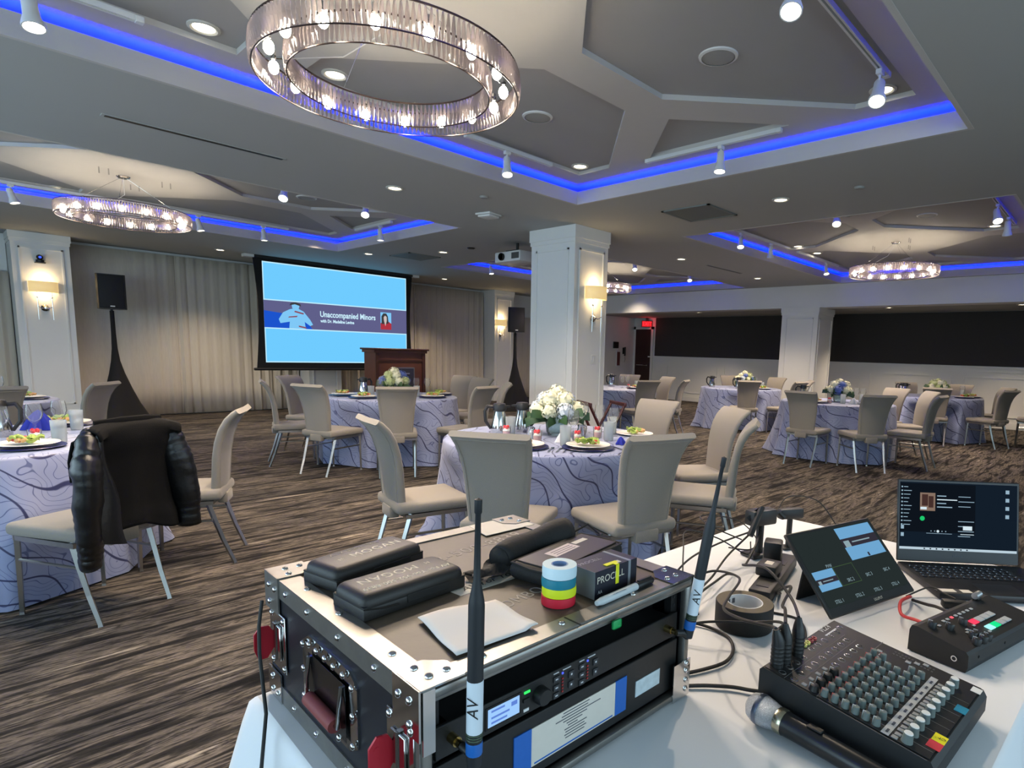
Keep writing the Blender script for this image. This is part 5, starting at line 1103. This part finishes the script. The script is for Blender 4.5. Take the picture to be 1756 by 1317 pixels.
M().box((-hw_ + .003, -hd_ + .008, 0), (hw_ - .003, hd_ - .008, .0012)).build('control_panel', MXB, t); t.children[-1].rotation_euler = MR; t.children[-1].location = (0, 0, topz(0) + .0004)
def kn(r, h, m, cap=None):
    b = M().lathe([(r * 1.05, 0), (r, h * .15), (r * .8, h), (r * .7, h * 1.04), (.0001, h * 1.04)], 12, mi=0); b.box((-.0006, r * .2, h * .2), (.0006, r * .98, h * 1.06), mi=1)
    return b.mesh('knob', [m, cap or SYM])
KG = mat('teal_grey_knob', rgb(96, 108, 106), .55); KR = mat('red_top_print', rgb(190, 84, 80), .5); KW = mat('white_cap', rgb(214, 216, 214), .5)
kA = kn(.0062, .013, KG); kR = kn(.0062, .013, KG, KR); kB = M().lathe([(.0088, 0), (.0082, .003), (.0066, .016)], 14, mi=0).lathe([(.0066, .016), (.006, .0172), (.0001, .0174)], 14, mi=1).mesh('level_knob', [KG, KW]); kK = kn(.0085, .011, BLKP)
JK = M().lathe([(.0075, 0), (.007, .0016), (.0048, .002)], 14, mi=0).lathe([(.0048, .002), (.0042, .0004), (.0001, .0003)], 12, mi=1).mesh('jack_socket', [STEEL, BLKM])
BT = M().box((-.004, -.0045, 0), (.004, .0045, .003), r=.0008, seg=1).mesh('push_button', mat('grey_button', rgb(150, 152, 152), .5))
def place(nm, me, x, y): return inst(nm, me, t, on_mix(x, y), rot=MR)
cols = [-.127 + .0252 * k for k in range(9)]
for r0, y in enumerate((.030, .013, -.004, -.020, -.036, -.052)):
    for k, x in enumerate(cols):
        if k == 8 and r0 in (2, 3): continue
        place('knob', kR if r0 < 2 else kA, x, y)
for k, x in enumerate([-.127 + .0252 * q for q in range(10)]): place('level_knob', kB, x, -.096)
for k, x in enumerate([-.127 + .0252 * q for q in range(9)]):
    place('push_button', BT, x - .005, -.081); place('push_button', BT, x + .006, -.082)
for k in range(3): place('push_button', BT, .108 + .010 * k, -.02 - .012 * k)
for x, y in ((.075, .02), (.087, .02), (.100, .028)): place('push_button', BT, x, y)
for k in range(4): place('trim_knob', kK, -.127 + .0252 * k, .048); place('push_button', BT, -.127 + .0252 * k, .064)
for k in range(4): place('jack_socket', JK, -.127 + .0252 * k, .082); place('jack_socket', JK, -.127 + .0252 * k, .104)
for k in range(5): place('jack_socket', JK, -.022 + .026 * k, .058); place('jack_socket', JK, -.022 + .026 * k, .082); place('jack_socket', JK, -.010 + .026 * k, .108)
RCA = {c: M().lathe([(.005, 0), (.005, .006), (.003, .006), (.003, .001), (.0001, .001)], 12).mesh('rca_socket', mat('rca_' + c, col, .4)) for c, col in (('yellow', rgb(210, 206, 120)), ('red', rgb(150, 60, 66)))}
for k, c in enumerate(('yellow', 'yellow', 'red', 'red')): place('rca_socket', RCA[c], -.012 + .013 * (k % 2) + .026 * (k // 2), .122)
place('jack_socket', JK, .118, .112)
LN = M()
for k in range(9): LN.box((-.145 + .0262 * k, -.13, 0), (-.1442 + .0262 * k, .035, .0004))
LN.box((-.14, .036, 0), (.14, .0372, .0004)); LN.box((-.14, .094, 0), (.1, .0946, .0004)); LN.box((-.14, .072, 0), (.1, .0726, .0004))
o = LN.build('panel_lines', mat('panel_line_grey', rgb(96, 94, 92), .6), t); o.rotation_euler = MR; o.location = (0, 0, topz(0) + .0016)
o = M().box((-.138, -.0745, 0), (.096, -.063, .0006)).build('scribble_strip', mat('grey_masking_tape', rgb(176, 178, 180), .6, noise=.05, nscale=60), t); o.rotation_euler = MR; o.location = (0, 0, topz(0) + .0016)
SL = M()
for k in range(9): SL.box((-.132 + .0252 * k, -.071, .0007), (-.121 + .0252 * k, -.0675, .0009))
o = SL.build('strip_writing', PRT, t); o.rotation_euler = MR; o.location = (0, 0, topz(0) + .0016)
mt_ = M()
for k in range(12): mt_.box((.112, -.060 + .006 * k, 0), (.117, -.057 + .006 * k, .0006)); mt_.box((.122, -.060 + .006 * k, 0), (.127, -.057 + .006 * k, .0006))
o = mt_.build('level_meter', mat('meter_grey', rgb(74, 74, 76), .5), t); o.rotation_euler = MR; o.location = (0, 0, topz(0) + .0016)
for nm, (a, b), c in (('teal_tape_label', ((.024, -.135), (.047, -.118)), rgb(20, 128, 158)), ('yellow_tape_label', ((-.088, -.136), (-.065, -.118)), rgb(236, 222, 30)), ('red_tape_label', ((-.110, -.136), (-.0885, -.117)), rgb(206, 52, 62)), ('white_sticker', ((.112, -.135), (.131, -.120)), rgb(222, 222, 220))):
    o = M().box((a[0], a[1], 0), (b[0], b[1], .0006)).build(nm, mat(nm, c, .55), t); o.rotation_euler = MR; o.location = (0, 0, topz(0) + .0017)
o = text('label_writing', 'CN', .010, BINK, t, on_mix(-.0755, -.127, .0026), (TA, 0, rad(90)), .0001)
text('lettering', 'VLZ4', .017, SYM, t, on_mix(.085, .128, .0021), MR, .0001, shear=.25); o = M().box((.062, .114, .0), (.108, .117, .0003)).build('printed_line', SYM, t); o.rotation_euler = MR; o.location = (0, 0, topz(0) + .0016)
def xlr(x, y, lean, label):
    q = thing('cable_plug', label, 'plug', (0, 0, 0), 0, 'black plugs in the mixer'); b = mixer.matrix_basis
    T0 = Matrix.Translation((1.063, .268, EZ + .001)) @ Matrix.Rotation(rad(-4.2), 4, 'Z'); p = T0 @ Vector(on_mix(x, y, .001)); q.location = p
    M().tube([(0, 0, 0), (0, 0, .045), (lean * .2, .002, .055), (lean * .5, .004, .068)], [.0112, .0112, .009, .005], 14).build('shell', BLKP, q)
    m = M()
    for k in range(5): m.lathe([(.0112, .006 + k * .007), (.0119, .008 + k * .007), (.0112, .010 + k * .007)], 14)
    m.build('grip_ribs', BLKP, q)
    return Vector(p) + Vector((lean * .5, .004, .068))
h1 = xlr(-.117, .120, -.01, 'left-most black plug in the back corner of the mixer'); h2 = xlr(-.0925, .119, .006, 'second black plug in the back corner of the mixer'); h3 = xlr(-.052, .116, .012, 'slim black plug right of the pair in the mixer')
def spline(pts, n=10):
    P = [Vector(p) for p in pts]; out = []
    for i in range(len(P) - 1):
        a, b, c, d = P[max(i - 1, 0)], P[i], P[i + 1], P[min(i + 2, len(P) - 1)]
        for k in range(n):
            s = k / n; out.append(.5 * ((2 * b) + (c - a) * s + (2 * a - 5 * b + 4 * c - d) * s * s + (3 * b - a - 3 * c + d) * s ** 3))
    return out + [P[-1]]
def cable(pts, r, label, m=RUB, name='cable'):
    z0 = EZ + r + .001
    return tag(M().tube(spline([(x, y, z if z > 1e-6 else z0) for x, y, z in pts]), r, 8).build(name, m), label, 'cable', 'cables on the equipment table')
cable([tuple(h1), (1.0, .43, .875), (1.02, .50, .86), (1.10, .58, .83), (1.20, .62, .818), (1.36, .68, .80), (1.40, .78, .78), (1.32, .80, .76), (1.20, .70, 0)], .0032, 'thick cable arching from the left mixer plug over the tape roll')
cable([tuple(h2), (1.08, .44, .88), (1.14, .47, .862), (1.30, .52, .84), (1.36, .57, .80), (1.42, .60, .765), (1.47, .615, 0)], .0032, 'cable rising from the second mixer plug toward the monitor stand')
cable([tuple(h3), (1.10, .44, .90), (1.16, .52, .92), (1.30, .64, .86), (1.48, .72, .80), (1.62, .76, .82), (1.72, .80, .84)], .0030, 'long cable running from the slim plug back toward the adapters')
cable([(1.12, .73, 0), (1.155, .67, 0), (1.150, .60, 0), (1.11, .558, 0), (1.05, .540, 0), (.99, .555, 0), (.925, .585, 0)], .0036, 'black cable loop lying flat between the case and the mixer')
cable([(.912, .548, 0), (.94, .522, 0), (.97, .485, 0), (.985, .455, 0), (1.0, .43, 0)], .0036, 'short cable end running under the mixer from the case')
cable([(.98, .615, 0), (1.10, .70, .758), (1.26, .735, .768), (1.36, .745, .772), (1.44, .76, .765), (1.50, .77, 0)], .0030, 'upper of the bundled cables behind the black tape roll')
cable([(1.0, .66, 0), (1.10, .70, .755), (1.22, .73, .775), (1.38, .77, .77), (1.52, .80, .79), (1.66, .80, .83), (1.74, .80, .86)], .0030, 'cable rising to the tall black adapter behind the monitor')
cable([(1.00, .63, 0), (1.12, .72, .76), (1.20, .80, .77), (1.36, .84, .80), (1.55, .86, .80), (1.70, .82, .82)], .0028, 'outer cable of the bundle nearest the case')
cable([(1.24, .77, 0), (1.36, .85, .83), (1.47, .91, .85), (1.56, .86, .82), (1.60, .78, .78), (1.66, .80, .80)], .0020, 'thin looping wire standing above the white cloth')
cable([(1.60, .80, .82), (1.54, .88, .86), (1.62, .95, .86), (1.72, .88, .84), (1.70, .80, .80), (1.62, .78, .79), (1.56, .82, .80)], .0020, 'round loop of thin wire left of the adapters')
cable([(1.83, .80, .86), (1.92, .80, .90), (2.02, .74, .88), (2.05, .68, .80)], .0020, 'thin wire arching from the clip to behind the monitor')
cable([(1.14, .435, 0), (1.20, .455, 0), (1.28, .47, 0), (1.35, .52, 0), (1.34, .60, 0), (1.38, .66, 0)], .0030, 'cable on the cloth right of the black tape roll')
cable([(1.03, .71, 0), (1.09, .63, .785), (1.150, .545, .795), (1.12, .475, .83), (1.04, .425, .868), (h1.x + .006, h1.y, h1.z - .004)], .0030, 'cable passing in front of the black tape roll to the left mixer plug')
RED = mat('red_usb_cable', rgb(190, 52, 50), .5)
cable([(1.70, .36, 0), (1.645, .352, .765), (1.58, .355, .77), (1.515, .335, .765), (1.488, .297, .772), (1.470, .262, .775)], .0040, 'red cable curving from the monitor to the video switcher', RED, 'red_cable')
cable([(1.80, .56, 0), (1.86, .52, .76), (1.93, .50, 0), (2.0, .52, 0)], .0030, 'red and black lead behind the laptop corner', RED, 'red_lead')
cable([(1.74, .40, 0), (1.82, .50, .79), (1.90, .56, .79), (2.02, .52, .76)], .0035, 'black lead from the monitor to the back of the laptop')
cable([(1.68, .35, 0), (1.64, .31, .76), (1.60, .28, .775), (1.57, .245, .78)], .0040, 'black video lead into the back of the switcher')
cable([(1.70, .37, 0), (1.76, .33, .765), (1.74, .29, .765), (1.72, .262, .765)], .0022, 'thin charger wire to the small plug by the laptop')
ADP = mat('adapter_black', rgb(20, 20, 21), .5)
def adapter(loc, sz, rz, label, led=False):
    t = thing('power_adapter', label, 'adapter', loc, rz, 'black power adapters'); M().box((-sz[0] / 2, -sz[1] / 2, 0), (sz[0] / 2, sz[1] / 2, sz[2]), r=.006).build('shell', ADP, t)
    M().cyl((sz[0] / 2, 0, sz[2] / 2), (sz[0] / 2 + .022, 0, sz[2] / 2), .005, .003, n=8).build('strain_relief', RUB, t)
    if led: M().box((-.018, -.012, sz[2]), (.010, .008, sz[2] + .0006)).build('white_label', PAPW, t)
tp = thing('power_strip', 'black power strip lying between the tape roll and the monitor', 'power strip', (1.54, .665, EZ + .001), rad(12)); M().box((-.17, -.028, 0), (.17, .028, .034), r=.005).build('body', ADP, tp)
for k in range(4): M().box((-.14 + k * .065, -.016, .034), (-.105 + k * .065, .016, .0355)).build('outlet', BLKM, tp)
adapter((1.50, .665, EZ + .0365), (.07, .055, .032), rad(10), 'black adapter with a white label plugged in the power strip', True); adapter((1.61, .705, EZ + .0365), (.055, .05, .06), rad(20), 'upright black adapter at the far end of the power strip')
tg = thing('clamp_mount', 'black clamp with jumbled plugs standing behind the monitor', 'clamp', (1.72, .80, EZ + .001), rad(-20)); M().cyl((0, 0, 0), (0, 0, .13), .012, n=10).box((-.05, -.03, 0), (.05, .03, .012), r=.004).build('post', ADP, tg)
M().box((-.05, -.022, .10), (.05, .022, .15), r=.008).tube([(-.05, 0, .12), (-.02, -.02, .16), (-.07, -.03, .08)], .010, 8).build('jaw', ADP, tg); M().tube([(.04, 0, .12), (.08, .01, .13), (.10, 0, .11)], .008, 8).build('lever', ADP, tg)
tg = thing('webcam', 'small black webcam on a stub behind the top of the monitor', 'camera', (1.86, .765, EZ + .001), rad(-30)); M().cyl((0, 0, 0), (0, 0, .10), .009, n=10).box((-.03, -.02, 0), (.03, .02, .008), r=.003).build('stand', ADP, tg); M().box((-.045, -.014, .10), (.045, .014, .135), r=.008).build('body', ADP, tg)
t = thing('gaffer_tape_roll', 'wide roll of black gaffer tape standing on the white cloth', 'tape', (1.232, .598, EZ + .001))
M().lathe([(.040, .001), (.064, .001), (.0655, .004), (.0655, .056), (.064, .058), (.040, .058)], 40).build('tape', mat('black_gaffer_cloth', rgb(24, 24, 22), .75, noise=.15, nscale=120, bump=.1, bscale=300), t); M().lathe([(.064, .0583), (.041, .0583)], 40).build('edge_layers', mat('olive_tape_edge', rgb(96, 88, 72), .8, noise=.1, nscale=200), t)
M().lathe([(.041, .001), (.041, .0585), (.0385, .0585), (.0385, .001)], 32).build('core', mat('white_core_card', rgb(206, 208, 210), .7), t); m = M()
for k in range(7):
    a = 1.2 + k * .42; m.box((-.004, -.0006, -.006), (.004, .0006, .006), T=Matrix.Translation((.0382 * math.cos(a), .0382 * math.sin(a), .045)) @ Matrix.Rotation(a + PI / 2, 4, 'Z'))
m.build('core_print', PRT, t)
# handheld microphone
t = thing('microphone', 'handheld wireless microphone with silver mesh head lying before the mixer', 'microphone', (.909, .398, EZ + .0265), rad(-98.5))
MESH = mat('silver_wire_mesh', rgb(186, 190, 196), .35, .8, noise=.5, nscale=420, bump=.8, bscale=900)
Tm = TR(0, 0, 0, ry=PI / 2 + .022)
M().lathe([(.0001, -.026), (.012, -.024), (.021, -.017), (.0255, -.006), (.0258, .004), (.024, .016), (.0205, .031), (.019, .034)], 24, T=Tm).build('mesh_head', MESH, t); M().lathe([(.0262, -.003), (.0268, .001), (.0262, .005)], 24, T=Tm).build('head_band', mat('band_grey', rgb(112, 122, 140), .3, .9), t)
M().lathe([(.0205, .033), (.0215, .036), (.0215, .045), (.0205, .047)], 24, T=Tm).build('collar', mat('champagne_metal', rgb(190, 184, 160), .25, 1.0), t)
M().lathe([(.0205, .046), (.0198, .052), (.0185, .085), (.0178, .16), (.0172, .25), (.0165, .262), (.0001, .263)], 24, T=Tm).build('handle', mat('satin_black_handle', rgb(17, 20, 24), .3), t); M().box((.085, -.006, .016), (.11, .006, .0192), r=.001, seg=1).build('mute_switch', BLKP, t)
# ---------------------------------------------------------------- portable monitor
t = thing('portable_monitor', 'tilted portable monitor showing a dark multi-view grid', 'monitor', (1.548, .401, EZ + .018)); t.rotation_euler = (rad(47), 0, rad(-15.4))
MW, MH = .354, .222
M().box((-MW / 2, 0, -.009), (MW / 2, MH, 0), r=.003, seg=1).build('casing', BLKP, t)
def scr(par, W_, H_, nm, a, b, m, lay=1, y0=0.0): return M().box((a[0] * W_ - W_ / 2, y0 + a[1] * H_, .0002 * lay), (b[0] * W_ - W_ / 2, y0 + b[1] * H_, .0002 * lay + .00015)).build(nm, m, par)
DK = emis('screen_dark_green_grey', rgb(38, 46, 46), 1.0); LB = emis('screen_blue', rgb(110, 166, 208), 1.0); VIO = emis('screen_band', rgb(50, 48, 58), 1.0); LBL = emis('screen_label', rgb(140, 164, 172), 1.0); GRN = emis('screen_green_line', rgb(70, 96, 60), 1.0)
S = lambda nm, a, b, m, l=2: scr(t, MW, MH, nm, a, b, m, l)
S('display', (.03, .10), (.975, .96), DK, 1)
S('program_view', (.525, .80), (.955, .94), LB); S('program_view', (.525, .69), (.955, .80), VIO); S('program_view', (.525, .53), (.955, .69), LB); S('slide_line', (.64, .735), (.86, .75), LBL, 3)
S('figure_thumb', (.545, .69), (.61, .77), LBL, 3); S('figure_thumb', (.735, .535), (.755, .58), VIO, 3)
S('source_view', (.045, .42), (.27, .51), LB); S('source_view', (.045, .36), (.27, .42), VIO); S('source_view', (.045, .285), (.27, .36), LB); S('slide_line', (.11, .383), (.22, .393), LBL, 3); S('figure_thumb', (.06, .36), (.09, .40), LBL, 3)
for a, b in (((.275, .285), (.278, .51)), ((.495, .285), (.498, .51)), ((.275, .507), (.498, .512)), ((.275, .285), (.498, .290))): S('green_border', a, b, GRN, 3)
for s_, u, v in (('PVW', .25, .535), ('SRC 2', .39, .33), ('SRC 3', .61, .33), ('SRC 4', .83, .33), ('STILL 1', .16, .145), ('STILL 2', .39, .145), ('STILL 3', .61, .145), ('STILL 4', .83, .145)):
    text('screen_text', s_, .0125, LBL, t, ((u - .5) * MW, v * MH, .0010), (0, 0, 0), 0, sx=.85)
text('lettering', 'LILLIPUT', .0095, LOGO, t, (.02, .05 * MH, .0003), (0, 0, 0), .0001)
st_ = M().box((-.12, .03, 0), (.12, .145, .004), T=Matrix.Translation((0, .165, -.012)) @ Matrix.Rotation(rad(-128), 4, 'X')).build('folding_cover', BFAB, t)
# ---------------------------------------------------------------- laptop
t = thing('laptop', 'open black laptop showing a dark music player window', 'laptop', (2.046, .316, EZ + .002), rad(-51.2)); LW_, LH_, LD_ = .358, .248, .245
M().box((-LW_ / 2, -LD_, .0), (LW_ / 2, .0, .019), r=.004).build('base', mat('laptop_black', rgb(20, 21, 26), .4), t)
KEY = M().box((-.0078, -.0075, 0), (.0078, .0075, .0022), r=.0012, seg=1).mesh('key', mat('key_black', rgb(26, 28, 36), .35))
for r0 in range(5):
    for k in range(15): inst('key', KEY, t, (-.160 + k * .0187 + .004 * (r0 % 2), -.045 - r0 * .0195, .0191))
LEG = emis('key_legend', rgb(150, 180, 205), .8); lg = M()
for r0 in range(5):
    for k in range(15): lg.box((-.163 + k * .0187 + .004 * (r0 % 2), -.0435 - r0 * .0195, .0214), (-.1605 + k * .0187 + .004 * (r0 % 2), -.041 - r0 * .0195, .0216))
lg.build('key_legends', LEG, t)
M().box((-.055, -.232, .0191), (.05, -.165, .0195), r=.0001, seg=1).build('touchpad', mat('touchpad', rgb(30, 31, 36), .3), t)
M().box((-.17, -.235, .0191), (-.13, -.215, .0195)).box((-.115, -.236, .0191), (-.09, -.216, .0195)).build('white_sticker', PAPW, t)
lid = M().box((-LW_ / 2, 0, -.006), (LW_ / 2, LH_, 0), r=.003, seg=1).build('lid', mat('laptop_black', rgb(20, 21, 26), .4), t); lid.location = (0, .004, .019); lid.rotation_euler = (rad(80), 0, 0)
L = lambda nm, a, b, m, l=2: scr(lid, LW_, LH_, nm, a, b, m, l)
LDK = emis('laptop_screen_dark', rgb(19, 30, 42), 1.0); LD2 = emis('laptop_screen_black', rgb(14, 20, 28), 1.0); LTX = emis('laptop_text', rgb(150, 178, 196), 1.0); LWT = emis('laptop_white', rgb(214, 232, 240), 1.0); LPH = emis('album_brown', rgb(134, 112, 98), 1.0); LPH2 = emis('album_dark', rgb(70, 48, 44), 1.0); LGN = emis('play_green', rgb(30, 200, 110), 1.0)
L('display', (.02, .145), (.98, .965), LDK, 1); L('player_window', (.02, .36), (.64, .95), LD2, 2); L('taskbar', (.02, .145), (.98, .175), emis('taskbar_pale', rgb(186, 206, 218), 1.0), 2)
L('album_cover', (.185, .62), (.31, .84), LPH, 3); L('album_figure', (.20, .68), (.25, .82), LPH2, 4); L('album_figure', (.255, .66), (.295, .80), LPH2, 4); L('album_title', (.188, .635), (.24, .665), LWT, 5)
for k in range(4): L('player_text', (.325, .80 - k * .045), (.40 + .05 * (k % 2) + .04 * (k == 1), .812 - k * .045), LWT if k == 1 else LTX, 3)
M().lathe([(.0001, 0), (.0072, 0)], 18, ((.205 - .5) * LW_, .525 * LH_, .0010)).build('play_button', LGN, lid)
for k in range(11): L('menu_line', (.05, .90 - k * .046), (.085 + .03 * ((k * 7) % 4) / 3, .908 - k * .046), LTX, 3); L('menu_icon', (.03, .895 - k * .046), (.042, .913 - k * .046), LTX, 3)
for k in range(2): L('desktop_icon', (.03, .30 + k * .09), (.055, .345 + k * .09), LTX, 3)
for k in range(7): L('queue_line', (.50, .80 - k * .06 - (.12 if k > 2 else 0)), (.60 + .03 * (k % 2), .808 - k * .06 - (.12 if k > 2 else 0)), LTX, 3)
L('upgrade_button', (.54, .40), (.615, .45), LWT, 4); L('seek_bar', (.24, .345), (.45, .350), LTX, 4); L('seek_bar', (.52, .345), (.63, .352), LWT, 4)
for k in range(5):
    if k == 2: M().lathe([(.0001, 0), (.004, 0)], 14, ((.335 - .5) * LW_, .375 * LH_, .0010)).build('pause_button', LWT, lid)
    else: L('transport_icon', (.275 + k * .03, .370), (.283 + k * .03, .382), LTX, 4)
for k in range(4): L('desktop_icon', (.885, .86 - k * .10), (.915, .905 - k * .10), LTX, 3)
for k in range(8): L('taskbar_icon', (.22 + k * .05, .152), (.232 + k * .05, .168), LDK, 3)
text('lettering', 'Lenovo', .010, mat('laptop_logo', rgb(70, 76, 86), .5), lid, (0, .085 * LH_, .0004), (0, 0, 0), .0001)
# ---------------------------------------------------------------- video switcher
t = thing('video_switcher', 'small black video switcher with lit red and green buttons', 'video switcher', (1.532, .186, EZ + .001), rad(-14.2)); SWB = mat('switcher_black', rgb(18, 18, 19), .5, noise=.1, nscale=90)
prof = [(-.052, .0), (-.056, .012), (-.055, .037), (-.050, .043), (.05, .058), (.060, .056), (.064, .045), (.064, .0)]
M().prism(prof, -.166, .166, T=Tx).build('body', SWB, t); SA = math.atan2(.014, .105)
def sz_(y): return .044 + (y + .051) * .014 / .101
def sbtn(x, y, w, d, m, h=.003, nm='button'): o = M().box((-w / 2, -d / 2, 0), (w / 2, d / 2, h), r=.0012, seg=1).build(nm, m, t, (x, y, sz_(y))); o.rotation_euler = (SA, 0, 0); return o
SWG = mat('grey_key', rgb(168, 170, 172), .5); SRD = emis('lit_red_key', rgb(255, 70, 100), 1.1); SGR = emis('lit_green_key', rgb(30, 225, 140), 1.1); SCY = emis('lit_pale_key', rgb(170, 246, 246), 1.1)
for k in range(4): sbtn(-.018 + k * .026, .002, .023, .016, SRD if k == 0 else SWG)
for k in range(4): sbtn(-.006 + k * .026, -.026, .023, .016, (SCY, SGR, SWG, SWG)[k])
for k in range(8): sbtn(-.085 + k * .018, .034, .010, .007, emis('lit_pink_key', rgb(255, 110, 120), 1.0) if k == 2 else SWG, .002)
for x, y in ((-.115, .028), (-.07, -.008), (-.082, -.014), (-.035, -.006), (-.026, -.034)): sbtn(x, y, .009, .006, SWG, .002)
SKN = M().lathe([(.009, 0), (.0085, .012), (.007, .014), (.0001, .014)], 14).box((-.0007, .001, .005), (.0007, .009, .0146), mi=1).mesh('knob', [BLKP, SYM])
for x, y in ((-.135, .034), (-.105, .012), (-.090, -.028), (-.076, -.030), (-.110, -.044), (-.085, -.046), (-.066, -.046), (-.052, .010)): o = inst('knob', SKN, t, (x, y, sz_(y) - .001)); o.rotation_euler = (SA, 0, .3)
M().cyl((.098, .052, .068), (.122, .052, .070), .0075, n=12).build('t_bar_grip', mat('silver_grip', rgb(190, 192, 194), .3, .8), t); M().box((.10, .045, .058), (.118, .06, .066), r=.002, seg=1).build('t_bar_base', BLKP, t)
M().cyl((-.166, -.03, .022), (-.169, -.03, .022), .006, n=12).cyl((-.169, -.03, .022), (-.1695, -.03, .022), .004, n=10, mi=1).build('phones_socket', [STEEL, BLKM], t)
for x in (-.12, 0., .12): M().cyl((x, -.0550, .024), (x, -.0572, .024), .003, n=8).build('screw', BLKM, t)
t = thing('usb_plug', 'black plug with ferrite lump between monitor and laptop front', 'plug', (1.715, .262, EZ + .001), rad(-60)); M().box((-.03, -.012, 0), (.03, .012, .020), r=.005).build('shell', ADP, t); M().box((.03, -.007, .004), (.045, .007, .014)).build('tip', BLKM, t)
